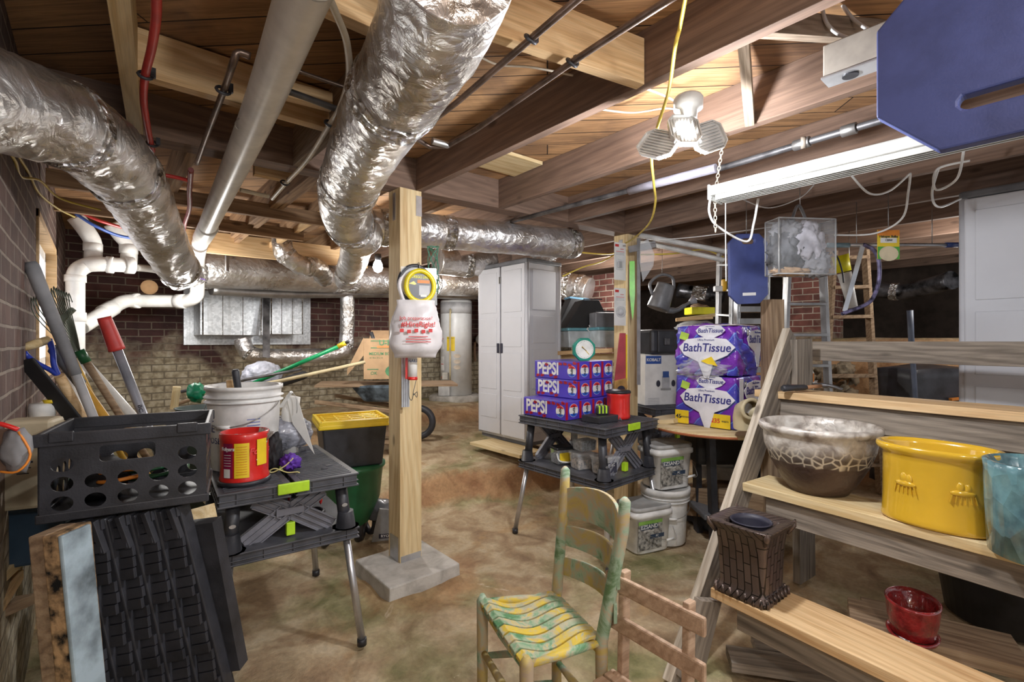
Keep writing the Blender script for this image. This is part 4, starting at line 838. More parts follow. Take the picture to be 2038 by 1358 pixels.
um = thing('folded_umbrella', 'black rod with cream tip standing in the moving box', 'rod', ub.location + V((-.12, 0, .25)), 0, rot=(0, -.35, 0))
make('rod', M().tube([(0, 0, 0), (0, 0, .24)], .02, 8), BLACK, um)
# step stool
sg = W(748, 862, 4.7); ss = thing('step_stool', 'small old wooden step stool on the raised ground', 'stool', V((sg.x, sg.y, gh(sg.x, sg.y))), RZ(84))
make('top_step', M().box((0, 0, .29), (.34, .22, .022)), OLDW, ss, .004)
m = M(); m.box((0, -.1, .20), (.32, .02, .05)); m.box((0, -.1, .12), (.32, .02, .03)); make('rung_rail', m, OLDW, ss)
for s in (-1, 1):
    for t_ in (-1, 1): make('leg', M().bar((s * .14, t_ * .08, .28), (s * .17, t_ * .11, 0), .03, .02, (1, 0, 0)), OLDW, ss)
# ---- water heater
hz = PY(908, 790, 5.83); wh = thing('water_heater', 'tall white water heater on a concrete pad at the back wall', 'water heater', V((hz.x, hz.y, .60)), RZ(95))
HH = 1.36; R_ = .225
make('tank', M().lathe([(R_, 0), (R_, HH - .015), (R_ - .015, HH), (0, HH + .01)], 48), pm((.74, .75, .75), .35, var=.05, name='white_enamel'), wh)
make('grey_band', M().lathe([(R_ + .002, HH - .20), (R_ + .002, HH - .04)], 48), GREY, wh)
FRh = lambda a, z: Matrix.Rotation(a, 4, 'Z') @ FR(0, -R_ - .002, z)
lb = decal('yellow_label', rect(.12, .20), YEL, wh, FRh(-.15, .95 - .22), bend=R_); text('ENERGYGUIDE', .016, INK, wh, Matrix.Rotation(-.15, 4, 'Z') @ FR(0, -R_ - .004, .81), bend=R_)
for (a, z, mt) in ((-.85, .75, WHITE), (-.85, .45, WHITE), (-.75, .25, pm((.75, .25, .15), .5, name='orange_notice'))):
    q = decal('white_label', rect(.10, .20 if mt is WHITE else .03), mt, wh, FRh(a, z), bend=R_)
for z in (.80, .44): text('WARNING', .016, RINK, wh, Matrix.Rotation(-.85, 4, 'Z') @ FR(0, -R_ - .004, z), bend=R_)
for i in range(3): decal('round_sticker', [(x * .05, y * .03) for x, y in disc(1, 12)], pm((.72, .62, .50), .6, name='faded_sticker'), wh, Matrix.Rotation(.25, 4, 'Z') @ FR(0, -R_ - .002, .40 + i * .08))
make('relief_pipe', M().tube(spl([(-.03, -R_ + .01, 1.16), (-.03, -R_ - .05, 1.15), (-.03, -R_ - .05, .30), (-.03, -R_ - .05, .26)], 3), .011, 8), pm((.62, .52, .30), .5, name='brass_pipe'), wh)
make('gas_valve', M().box((-.10, -R_ - .03, .28), (.08, .08, .10)), pm((.6, .58, .52), .5, name='valve_grey'), wh, .008)
make('bottom_shroud', M().box((-.12, -R_ - .02, .09), (.16, .05, .18)), pm((.66, .67, .67), .4, name='pale_shroud'), wh, .006)
for s in (-1, 1): make('top_pipe', M().tube([(s * .1, 0, HH), (s * .1, 0, HH + .3)], .012, 8), COPPER, wh)
pdp = M().lathe([(.36, -.14), (.37, .0), (.35, .02), (0, .02)], 20, mx=Matrix.Translation((hz.x, hz.y, .575)), fn=lambda p, a: V((p.x * (1 + .1 * math.sin(3 * a)), p.y, p.z)))
solo('heater_pad', pdp, CONC, 'rounded concrete pad under the water heater', 'pad')
vm = thing('wall_valve', 'grey round meter with rusty pipe on the wall beside the grey cabinet', 'meter', PY(958, 676, 6.2), RZ(90)); make('dial_body', M().prism(disc(.09, 18), .08, FR(0, 0, 0)), STEEL, vm, .01); make('rusty_pipe', M().tube(spl([(0, -.03, -.05), (-.1, -.03, -.06), (-.1, -.03, -.35)], 4), .02, 8), pm((.35, .22, .14), .8, name='rusty_iron'), vm)
# ---- items hung on near post
lx = 1.33
sp = thing('trimmer_line_spool', 'yellow ringed trimmer line pack hanging on the near post', 'line spool', V((1.372, 2.53 - .055, CH + .255 * 0 + .0)), RZ(62)); sp.location.z = W(838, 573, 2.72).z
sp.location.x, sp.location.y = W(834, 573, 2.66).x, W(834, 573, 2.66).y
make('line_ring', M().tube([(.078 * math.cos(a), -.02, .084 * math.sin(a)) for a in [i * PI / 20 for i in range(40)]], .0135, 14, closed=True), pm((.86, .70, .02), .35, name='bright_yellow_line'), sp)
fcd = decal('card_face', [(x, y * 1.06) for x, y in disc(.072, 30)], pm((.05, .05, .055), .4, name='dark_card'), sp, FR(0, -.014, 0), .004)
text('OREGO LINE', .021, pm((.9, .85, .05), .5, name='yellow_ink'), fcd, Matrix.Translation((0, .050, .005)), bold=.02, sx=.8); decal('orange_stripe', rect(.07, .018, .02, .026), ORANGE, fcd, Matrix.Translation((0, 0, .004))); decal('grey_patch', rect(.06, .055, .025, -.022), GREY, fcd, Matrix.Translation((0, 0, .004))); decal('print_patch', rect(.035, .012, .02, -.052), PAPER, fcd, Matrix.Translation((0, 0, .005)))
decal('yellow_blade_print', [(-.062, .012), (-.035, .026), (-.02, .012), (-.03, .006)], YEL, fcd, Matrix.Translation((0, 0, .004)))
make('clear_bag', M().prism([(-.1, .105), (.1, .105), (.105, -.10), (-.105, -.10)], .004, FR(0, .004, 0)), CLEAR, sp)
make('black_backing', M().tube([(-.018 + .09 * math.cos(a), .01, .014 + .10 * math.sin(a)) for a in [i * PI / 20 for i in range(40)]], .012, 10, closed=True), BLACK, sp)
make('hook', M().tube(spl([(0, .05, .13), (.0, .0, .13), (.0, -.01, .10)], 4), .003, 6), STEEL, sp)
bg = thing('shopping_bag', 'white plastic bag with red print hanging on the near post', 'bag', W(827, 655, 2.60), RZ(75))
mb = M(); prof = [(-.155, .115), (-.13, .13), (-.05, .15), (.03, .145), (.09, .115), (.13, .06), (.17, .05), (.26, .055)]
BAGM = pm((.80, .77, .78), .35, var=.04, alpha=.92, name='thin_white_film')
def bagmesh(hs, ws, th, seed, n=36):
    vs = []; 
    for i, (z, w) in enumerate(zip(hs, ws)):
        for k in range(n):
            a = 2 * PI * k / n; q = V((w * math.cos(a), th[i] * math.sin(a), z)); q += V((math.cos(a), math.sin(a), 0)) * (noise.noise(q * 16 + V((seed, 0, 0))) * .016 + abs(noise.noise(q * 30)) * .008); vs.append(q)
    m_ = len(hs); fs = [(i * n + k, i * n + (k + 1) % n, (i + 1) * n + (k + 1) % n, (i + 1) * n + k) for i in range(m_ - 1) for k in range(n)] + [tuple(range(n - 1, -1, -1))]
    return M().add(vs, fs, True)
hs = [-.155 + .31 * i / 24 for i in range(25)]
def wf(z): return .112 + .024 * sm(z, -.155, -.06) - .040 * sm(z, .0, .155)
make('bag_body', bagmesh(hs, [wf(z) for z in hs], [.012 + .05 * sm(z, -.16, -.1) * (1 - .75 * sm(z, .0, .18)) for z in hs], 2), BAGM, bg)
text('Job preparation?', .026, RINK, bg, FR(0, -.068, .055), bend=.3); text('#HireRight!', .038, RINK, bg, FR(.01, -.073, .022), bend=.3, bold=.015, shear=.1)
for i in range(5): decal('red_icon', rect(.02, .018, -.075 + i * .037), RINK, bg, FR(0, -.077, -.010 - .005 * (i % 2)))
for i in range(3): decal('small_print', rect(.13 - .03 * (i == 0), .004), RINK, bg, FR(.01, -.075, -.042 - i * .014))
make('bag_handle', M().tube(spl([(-.06, 0, .14), (-.085, .02, .24), (-.05, .06, .31), (0, .08, .33)], 5), .010, 8), BAGM, bg)
cg = thing('caulk_tube', 'red and white adhesive tube hanging under the white bag', 'tube', W(821, 740, 2.66), RZ(70))
make('tube_body', M().tube([(0, 0, -.03), (0, 0, .10)], .026, 16), PAPER, cg); make('red_cap', M().tube([(0, 0, -.045), (0, 0, -.028)], .028, 16), RED, cg); make('red_side', M().box((-.032, .01, .03), (.012, .02, .14)), RED, cg); text('NAILS', .022, NAVY, cg, FR(0, -.0262, .06), bend=.026, bold=.01)
make('wire_hook', M().tube(spl([(-.02, 0, -.04), (-.022, -.02, -.13), (-.008, -.02, -.155), (.004, -.02, -.12), (.02, -.02, -.14), (.022, -.02, -.11), (.0, -.02, -.125), (.02, -.01, -.04)], 5), .002, 6), IRON, cg)
pk = thing('metal_strip', 'ribbed grey metal strip leaning on the near post face', 'strip', W(807, 800, 2.74), RZ(68)); m = M()
for i in range(4): m.box((-.018 + i * .012, 0, .12), (.007, .012, .30))
m.box((0, .004, .12), (.046, .004, .30)); make('strip', m, SILV, pk)
# ---- far post items
def Wp(px, py): return W(px, py, 3.88)
for i, (py, lb) in enumerate(((487, 'upper'), (575, 'lower'))):
    h_ = .26 if i == 0 else .29
    k = thing('blister_pack', lb + ' white blister pack hanging on the far post', 'packet', W(1234, py - 0, 3.86) - V((0, 0, 0)), RZ(58)); k.location.z = W(1234, py + (67 if i == 0 else 72) * .5, 3.86).z
    make('card', M().box((0, 0, 0), (.125, .003, .30)), PAPER, k); decal('red_header', rect(.04, .02, -.035, .125), RINK, k, FR(0, -.002, 0)); text('HDX' if 0 else 'moen', .016, RINK, k, FR(.02, -.0025, .10)); 
    if i: make('blister', M().lathe([(.046, 0), (.044, .02), (.03, .035), (.018, .045), (0, .045)], 24, mx=FR(0, -.002, -.04)), CLEAR, k); make('dial_part', M().lathe([(.03, .0), (.026, .018), (.012, .03), (0, .03)], 20, mx=FR(0, -.002, -.04)), GREY, k)
    else: make('blister', M().box((-.02, -.02, -.03), (.06, .035, .08)), CLEAR, k, .006); make('metal_part', M().box((-.02, -.018, -.03), (.035, .02, .05)), STEEL, k, .004)
    for j in range(3): decal('print_line', rect(.09, .004), RINK if j == 0 else GREY, k, FR(0, -.002, .078 - j * .012))
gsc = thing('garden_stake', 'long lime green plastic blade hanging on the far post', 'scraper', W(1258, 520, 3.84), RZ(105)); make('lime_blade', M().prism([(-.02, .0), (.02, .0), (.024, -.25), (.012, -.42), (.004, -.47), (-.004, -.42), (-.02, -.25)], .006, FR(0, 0, 0)), pm((.18, .70, .03), .35, name='vivid_green_plastic'), gsc)
lv = thing('framing_square', 'long grey steel square leaning down the side of the far post', 'square', W(1271, 515, 3.82), RZ(95))
make('long_blade', M().box((0, 0, -.42), (.026, .012, 1.16)), pm((.28, .27, .27), .7, .3, name='dull_steel'), lv); make('short_blade', M().bar((-.08, -.015, .07), (.13, -.015, .11), .012, .05), pm((.28, .27, .27), .7, .3, name='dull_steel'), lv)
solo('clear_packet', M().prism([(-.04, .14), (.02, .17), (.07, .05), (.06, -.04), (-.02, -.16), (-.045, 0)], .012, frame(W(1284, 520, 3.75), RT, -FW)), CLEAR, 'crinkled clear packet hanging right of the far post', 'packet')
sw = thing('handsaw', 'red cased handsaw with wooden handle standing at the far post', 'saw', W(1234, 784, 3.66), RZ(70))
make('red_sheath', M().prism([(-.052, .10), (.045, .10), (.045, .46), (-.005, .46)], .008, FR(0, 0, 0)), pm((.45, .07, .08), .5, name='faded_red_card'), sw); make('yellow_blade_guard', M().prism([(.046, .10), (.058, .10), (.058, .45), (.046, .45)], .010, FR(0, 0, 0)), YEL, sw)
hdl = [(-.055, .10), (.05, .12), (.06, .05), (.035, -.02), (.01, -.01), (-.02, -.04), (-.05, -.04), (-.058, .03)]
make('wooden_handle', M().prism(hdl, .022, FR(0, .008, 0)), pm((.50, .28, .08), .45, var=.25, name='varnished_handle'), sw, .006); make('handle_hole', M().prism([(x * .035, y * .028 + .035) for x, y in disc(1, 14)], .001, FR(0, -.0155, 0)), INK, sw)
# ================================================================ RIGHT SIDE AND BACK RIGHT
def cabinet(label, loc, rz, w, d, h):    # doors on local -Y face, width along X
    rt = thing('storage_cabinet', label, 'cabinet', loc, rz)
    make('carcass', M().box((0, .01, h / 2), (w - .02, d - .04, h - .06)), CABG, rt, .012)
    make('top_cap', M().box((0, 0, h - .02), (w + .01, d + .01, .045)), CABD, rt, .012); make('plinth', M().box((0, .02, .03), (w - .03, d - .04, .06)), CABD, rt)
    for s in (-1, 1):
        dr = make('door', M().box((s * (w / 4 - .004), -d / 2 + .005, h / 2 + .01), (w / 2 - .03, .035, h - .11)), CABG, rt, .008)
        m = M(); pw = w / 2 - .12
        for (z0, z1) in ((.12, .26), (.285, .50), (.525, .69), (.715, .95)): m.box((s * (w / 4 - .004), -d / 2 - .014, h * (z0 + z1) / 2), (pw, .008, h * (z1 - z0) - .01))
        make('raised_panel', m, CABG, dr, .006)
        hd = make('handle', M().box((s * .028, -d / 2 - .02, h * .52), (.030, .012, .10)), INK, dr, .004)
        make('latch', M().box((s * .010, -d / 2 - .016, h * .90), (.008, .01, .07)), STEEL, dr)
    for sx in (-1, 1):
        for sy in (-1, 1): make('corner_post', M().tube([(sx * (w / 2 - .016), sy * (d / 2 - .018), .05), (sx * (w / 2 - .016), sy * (d / 2 - .018), h - .04)], .022, 14), CABG, rt)
    for s in (-1, 1):
        m = M()
        for (z0, z1) in ((.06, .28), (.30, .52), (.545, .70), (.725, .95)): m.box((s * (w / 2 - .008), 0, h * (z0 + z1) / 2), (.012, d - .16, h * (z1 - z0) - .012))
        make('side_panel', m, CABG, rt, .005)
    return rt
cabinet('tall pale grey two-door resin cabinet in the middle of the room', V((3.15 + .24, 3.43 + .39, .345)), -PI / 2, .78, .48, 1.83)
cabinet('tall pale grey resin cabinet at the far right edge', V((3.70 + .24, .02, .04)), -PI / 2, .78, .48, 2.17)
board('floor_plank', (3.02, 3.22, .332), (3.02, 3.98, .332), .30, .03, PALE, 'pale plank on the ground under the middle cabinet doors', 'board')
solo('plastic_sheet', M().blob((3.42, 3.45, 2.225), (.10, .12, .045), .5, 4, 4, 7), CLEAR, 'crumpled clear plastic bag on top of the middle cabinet', 'plastic bag')
# trestle with totes
board('shelf_board', W(1118, 703, 5.15), W(1236, 697, 4.75), .40, .04, PINE, 'pine shelf board holding the clear totes behind the cola cartons', 'board'); board('shelf_board', W(1118, 716, 5.1), W(1236, 712, 4.7), .04, .09, PALE, 'pale rail under the tote shelf', 'board')
TEALB = pm((.12, .33, .40), .4, name='teal_lid_plastic')
for (px, d, lb, w_) in ((1150, 5.0, 'clear tote with teal lid left on the shelf behind the cola cartons', .32), (1205, 4.82, 'clear tote with teal lid right on the shelf, beside the far post', .28)):
    t = thing('storage_tote', lb, 'tote', W(px, 692, d), RZ(75)); make('tote_body', M().box((0, 0, .085), (w_, .30, .17), taper=.92), pm((.62, .70, .74), .3, alpha=.75, name='frosted_plastic'), t, .01); make('tote_lid', M().box((0, 0, .185), (w_ + .02, .32, .03)), TEALB, t, .008); make('contents', M().box((0, 0, .07), (w_ * .85, .24, .12)), pm((.62, .55, .52), .8, var=.4, ns=20, name='mixed_contents'), t)
bgk = thing('fabric_bag', 'black fabric bin with white lettering leaning on the totes', 'bag', W(1160, 655, 4.95), RZ(78)); make('bag_body', M().prism([(-.19, 0), (.10, 0), (.28, .10), (.18, .30), (.0, .30)], .25, FR(0, .1, 0), z0=-.15), DARK, bgk, .01); text('PAYNIK', .06, PAPER, bgk, FR(.07, -.0, .06) @ Matrix.Rotation(1.0, 4, 'Z') @ Matrix.Translation((0, 0, .105)), bold=.02, shear=.2); make('rim_bar', M().bar((0, -.02, .305), (.20, -.02, .305), .012, .012), BLACK, bgk)
t = thing('fabric_bag', 'plain dark fabric bin behind the lettered one', 'bag', W(1120, 655, 5.45), RZ(78)); make('bag_body', M().prism([(-.1, 0), (.15, 0), (.28, .32), (.06, .34)], .2, FR(0, .1, 0)), DARK, t, .01); make('blue_trim', M().bar((.05, 0, .35), (.28, 0, .33), .2, .02), pm((.12, .28, .42), .5, name='blue_trim'), t)
t = thing('storage_case', 'black wire-handled case on the right tote', 'case', W(1203, 655, 4.82), RZ(78)); make('case_body', M().box((0, 0, .08), (.26, .18, .16)), CABD, t, .01); make('wire_rim', M().bar((-.13, -.1, .17), (.13, -.1, .17), .01, .012), BLACK, t)
# watering can
wc = thing('watering_can', 'grey watering can hanging tilted in front of the brick pier', 'watering can', W(1318, 590, 4.6), 0, rot=(0, 0, 0)); wc.rotation_euler = Matrix.Rotation(RZ(90), 4, 'Z').to_euler(); wc.rotation_euler = (Matrix.Rotation(RZ(90), 3, 'Z') @ Matrix.Rotation(math.radians(20), 3, 'Y')).to_euler()
CAN = pm((.20, .205, .22), .45, .2, name='grey_can_plastic')
make('can_body', M().lathe([(.10, -.13), (.105, -.12), (.095, .0), (.085, .10), (.088, .115), (.075, .115), (.08, -.10), (0, -.11)], 32), CAN, wc)
make('spout', M().tube(spl([(.08, 0, -.11), (.17, 0, -.08), (.24, 0, .0), (.27, 0, .04)], 4), [.030] * 4 + [.022] * 4 + [.015] * 5, 12), CAN, wc); make('rose', M().tube([(.265, 0, .035), (.30, 0, .075)], [.02, .045], 18), pm((.42, .43, .47), .5, name='light_grey_rose'), wc)
make('can_handle', M().tube(spl([(-.09, 0, -.02), (-.15, 0, .08), (-.08, 0, .19), (.03, 0, .20), (.08, 0, .11)], 5), .014, 10), CAN, wc)
# kobalt box, black case
kb = thing('tool_carton', 'white router carton standing on the rear workbench', 'box', W(1320, 803, 4.33), RZ(76)); kb.location.z = .803
make('carton', M().box((.03, .09, .225), (.47, .26, .45)), PAPER, kb, .004); decal('blue_logo_patch', rect(.15, .07, -.12, .40), pm((.02, .08, .35), .5, name='logo_blue_deep'), kb, FR(0, -.041, 0)); text('KOBALT', .036, PAPER, kb, FR(-.12, -.043, .40), bold=.025)
rp = FR(0.0, -.042, .20); rr = decal('router_picture', rect(.075, .11), GREY, kb, rp); decal('router_motor', rect(.06, .055, 0, .07), pm((.03, .09, .32), .5, name='logo_blue_deep'), rr, Matrix.Translation((0, 0, .001))); decal('router_base', rect(.10, .02, 0, -.06), STEEL, rr, Matrix.Translation((0, 0, .001)))
for s in (-1, 1): decal('router_knob', [(x * .02 + s * .075, y * .03 - .01) for x, y in disc(1, 12)], INK, rr, Matrix.Translation((0, 0, .001)))
for i in range(5): decal('small_print', rect(.11, .005, -.12, -.14 - i * .014), GREY, rr, Matrix.Translation((0, -.0, 0)))
bc = thing('tool_case', 'black moulded tool case lying on the router carton', 'case', W(1345, 702, 4.30), RZ(76)); bc.location.z = 1.2545
make('case_body', M().box((0, .09, .11), (.56, .30, .215)), BLACK, bc, .03); make('case_ridge', M().box((-.14, -.065, .11), (.16, .02, .19)), BLACK, bc, .008); make('case_latch', M().box((-.14, -.08, .11), (.05, .02, .06)), IRON, bc, .004); make('carry_handle', M().box((.08, -.07, .05), (.18, .03, .03)), IRON, bc, .006)
t = thing('storage_bin', 'dark bin with clear lid behind the tissue packs', 'bin', W(1392, 672, 5.0), RZ(80)); make('bin_body', M().box((0, 0, -.05), (.55, .3, .22)), BLACK, t, .02); make('clear_lid', M().blob((-.03, 0, .08), (.22, .14, .09), .2, 3, 3, 1), CLEAR, t)
for i, (px, py, c, l) in enumerate(((1380, 637, PINE, 'flat pine offcut on the bin stack beside the pier'), (1388, 632, PALE, 'pale offcut above the flat pine one near the yellow tray'))): board('wood_offcut', W(px - 35, py + 4 * i, 5.1), W(px + 38, py - 5, 5.0), .10, .035, c, l, 'wood')
yt = thing('yellow_tray', 'yellow parts tray on the offcuts beside the brick pier', 'tray', W(1392, 627, 5.05), RZ(84)); m = M(); m.box((0, 0, .01), (.24, .16, .015))
for s in (-1, 1): m.box((0, s * .08, .04), (.25, .01, .07)); m.box((s * .12, 0, .04), (.01, .16, .07))
make('tray_body', m, pm((.85, .80, .02), .4, name='lemon_plastic'), yt, .003); make('tray_contents', M().blob((0, 0, .06), (.10, .06, .045), .5, 5, 3, 3), OLDW, yt)
# ---- round table with tissue packs
tc = W(1425, 850, 3.34); tw = thing('round_table', 'round wooden tabletop on a black base under the tissue packs', 'table', V((tc.x, tc.y, 0)), RZ(90))
make('tabletop', M().lathe([(.44, .772), (.45, .777), (.45, .795), (.44, .80), (0, .80)], 48), PALE, tw); make('edge_paint', M().lathe([(.4515, .775), (.4515, .79)], 48, fn=lambda p, a: p if 3.4 < a < 4.6 else V((p.x * .9, p.y * .9, p.z))), pm((.42, .13, .05), .7, name='rust_red_paint'), tw)
for s in (-1, 1):
    for t in (-1, 1): make('table_leg', M().bar((s * .14 + .05, t * .12, .77), (s * .16 + .09, t * .14, 0), .07, .04, (1, 0, 0)), BLACK, tw)
make('dark_skirt', M().box((.08, .08, .64), (.46, .28, .24)), DARK, tw, .03); make('base_shelf', M().box((.06, 0, .20), (.40, .30, .04)), CABD, tw, .01)
t = thing('dark_tarp', 'folded dark blue tarp on the ground beside the tall white bucket', 'tarp', G(1440, 1040, .02), RZ(70)); make('tarp_fold', softbox((0, .1, .10), (.5, .45, .2), .3, .03, 7, 3), pm((.05, .06, .085), .6, name='dark_blue_tarp'), t)
def tissue_mat():
    t = NT('printed_tissue_wrap'); o = t.pos(); w = t('TexWave', {'Vector': o, 'Scale': 2.6, 'Distortion': 3.0, 'Detail': 1.0, 'Detail Scale': 1.0}, wave_type='BANDS', bands_direction='DIAGONAL').outputs[1]
    c = t.ramp(w, [(.0, (.07, .06, .42)), (.38, (.06, .075, .50)), (.42, (.18, .36, .80)), (.50, (.07, .07, .46)), (.60, (.16, .03, .40)), (.9, (.20, .035, .45))])
    n = t.noise(o, 22, 5, 1.5); return t.set(col=c, rough=.25, coat=.6, nor=t.bump(n, .45, .012))
TIS = tissue_mat(); WNK = pm((.80, .80, .86), .3, var=.08, coat=.5, bump=.5, bs=18, name='white_wrap_print')
def heart(s): return [(s * x, s * y) for x, y in ((-.5, .12), (-.35, .26), (0, .30), (.35, .26), (.5, .12), (.36, -.02), (.14, -.12), (.05, -.42), (-.03, -.42), (-.14, -.14), (-.4, -.02))]
def tissue(label, loc, sz, amp, seed, tilt_=0, rnd=.12):
    rt = thing('bath_tissue_pack', label, 'tissue pack', loc, 0, 'wrapped bath tissue packs'); rt.rotation_euler.z = tilt_; X, Y, Zh = sz
    make('wrapped_rolls', softbox((X / 2, Y / 2, Zh / 2), (X, Y, Zh), rnd, amp, 9, seed, 24), TIS, rt)
    BI = pm((.03, .03, .22), .4, name='tissue_navy')
    def grp(fr, s, two=True):
        q = decal('white_print', heart(.36 * s), WNK, rt, fr, .004); text('BathTissue', .074 * s, BI, q, Matrix.Translation((0, .038 * s, .0052)), bold=.012, shear=.15, sx=.95); text('Ultra Premium', .018 * s, BI, q, Matrix.Translation((0, .088 * s, .0052)))
    e = .018 if amp < .012 else .030
    grp(FL(-e, Y * .44, Zh * .44), 1.05); grp(FL(-e + .007, Y * .38, Zh * .84), .55)
    grp(FR(X * .60, -e, Zh * .62), .95)
    if not amp > .012:
        for (y0, w_, a, b) in ((Y * .86, .10, '45', 'LARGE ROLLS'), (Y * .22, .13, '235', 'SHEETS')):
            q = decal('yellow_patch', rect(w_, .09), YEL, rt, FL(-e - .001, y0, .05), .001); text(a, .04, RINK if a == '235' else INK, q, Matrix.Translation((-w_ * .24, 0, .002)), bold=.02); text(b, .014, INK, q, Matrix.Translation((w_ * .24, 0, .002)), bold=.01)
        decal('white_edge_print', rect(.055, Zh * .94, 0, 0), WNK, rt, FR(.035, -e, Zh * .5), .0015)
    q = decal('store_mark', rect(.035, .04), INK, rt, FR(X * .22, -e - .002, Zh * .86)); text('M', .04, PAPER, q, Matrix.Translation((0, 0, .001)), bold=.03)
    q = decal('lime_print', rect(.06, .05), pm((.45, .65, .08), .5, name='lime_ink'), rt, FL(-e - .001, Y * .80, Zh * .80) @ Matrix.Rotation(-.3, 4, 'Z'))
    return rt
tp = W(1465, 853, 3.05)
tissue('lower bath tissue pack standing square on the round table', V((tp.x, tp.y, .802)), (.40, .42, .335), .006, 1)
t2_ = tissue('upper slumped bath tissue pack with torn wrap', V((tp.x + .01, tp.y + .0, 1.139)), (.42, .42, .33), .022, 5, .04, .35)
make('torn_wrap', M().blob((.0, .22, .05), (.05, .14, .06), .5, 4, 4, 6), CLEAR, t2_); make('yellow_tear', M().prism([(-.05, .0), (.02, .03), (.06, -.03), (.0, -.02)], .004, FL(-.05, .16, .10)), YEL, t2_); make('flat_top', M().box((.21, .21, .335), (.40, .40, .006)), pm((.72, .62, .60), .6, name='pinkish_card_top'), t2_)
board('wood_offcut', W(1308, 840, 3.4), W(1345, 838, 3.3), .06, .03, PALE, 'small pale block lying beside the lower tissue pack', 'wood')
pf = thing('pipe_fitting', 'beige plastic pipe fitting leaning beside the tissue packs', 'fitting', W(1484, 822, 2.80), RZ(85)); BE = pm((.62, .53, .34), .5, var=.15, name='beige_plastic')
m = M(); m.tube([(0, -.06, .03), (0, -.03, .028), (.005, .01, .01), (.02, .035, -.03), (.03, .04, -.09)], [.058, .056, .062, .07, .072], 24, cap=False); make('fitting_body', m, BE, pf); make('open_rim', M().tube([(.054 * math.cos(a), -.058, .03 + .054 * math.sin(a)) for a in [i * PI / 14 for i in range(28)]], .011, 8, closed=True), BE, pf); make('grey_core', M().tube([(0, -.02, .03), (0, 0, .03)], .030, 14), GREY, pf); make('side_arm', M().tube([(.02, .01, -.01), (.07, -.01, .03)], .035, 14), BE, pf)
# material stacked behind the table
lp = W(1445, 960, 3.75); board('lumber_stack', W(1395, 985, 3.7), W(1600, 1000, 3.1), .5, .20, OLDW, 'low stack of old brown lumber under the round table', 'lumber')
sl = W(1440, 932, 3.75); board('paver_slab', W(1402, 930, 3.75), W(1500, 938, 3.5), .35, .09, CONC, 'grey concrete slab on the lumber under the table', 'slab')
solo('plaster_lump', M().blob(tuple(W(1462, 903, 3.55)), (.05, .05, .06), .25, 3, 3, 2), WHITE, 'small white plaster lump on the grey slab', 'lump')
# ---- plant stand (stair of planks)
S0 = V((1.919, .971, 0)); SU = V((-.118, -.993, 0)).normalized(); SV = V((.993, -.118, 0)).normalized()
def SP(u, v, z): return S0 + SU * u + SV * v + V((0, 0, z))
for i, (u0, v0, z, fa, lb) in enumerate(((.0, 0, .352, .09, 'lowest'), (-.11, .42, .69, .11, 'middle'), (-.28, .83, 1.10, .12, 'top'))):
    board('stair_tread', SP(u0, v0 + .118, z - .019), SP(u0 + 2.3, v0 + .118, z - .019), .236, .038, PINE if i != 1 else PALE, lb + ' new pine tread of the plank stair at the right', 'tread')
    board('stair_riser', SP(u0 + .10, v0 + .045, z - .04 - fa / 2), SP(u0 + 2.3, v0 + .045, z - .04 - fa / 2), .04, fa, WEATH, 'weathered grey board under the ' + lb + ' pine tread', 'board')
board('stair_riser', SP(.0, 1.05, .94), SP(2.2, 1.05, .94), .03, .16, WEATH, 'dark lower grey board behind the top tread', 'board')
board('stand_rail', SP(-.30, 1.36, 1.31), SP(2.3, 1.36, 1.31), .035, .115, WEATH, 'weathered grey rail running level across the right, above the treads', 'rail')
sr = root_of('stair_stringer', 'leaning chipped white stringer holding the left ends of the treads', 'stringer', [SP(-.06, -.20, 0.01), SP(-.20, 1.02, 1.44)])
sdir = (SP(-.20, 1.02, 1.44) - SP(-.06, -.20, .01)).normalized(); sperp = sdir.cross(SU).normalized()
if sperp.z < 0: sperp = -sperp
board('plank_body', SP(-.06, -.20, .01) - sperp * .07, SP(-.20, 1.02, 1.44) - sperp * .07, .14, .04, WEATH, parent=sr, up=tuple(SU))
board('painted_edge', SP(-.06, -.20, .01) + sperp * .003, SP(-.20, 1.02, 1.44) + sperp * .003, .006, .042, STRING, parent=sr, up=tuple(SU))
board('support_board', SP(-.01, .0, .30), SP(-.03, -.10, .01), .14, .04, WEATH, 'short grey leg under the lowest tread', 'leg', up=tuple(SU))
board('support_board', SP(-.16, 1.10, 1.38), SP(-.16, 1.14, .01), .18, .04, WEATH, 'broad grey upright behind the stringer top', 'leg', up=tuple(SU))
pp = W(1537, 640, 3.05); board('stand_post', V((pp.x, pp.y, .02)), V((pp.x, pp.y, 1.63)), .095, .095, OLDW, 'rough squared post behind the stringer', 'post', up=(1, -.6, 0))
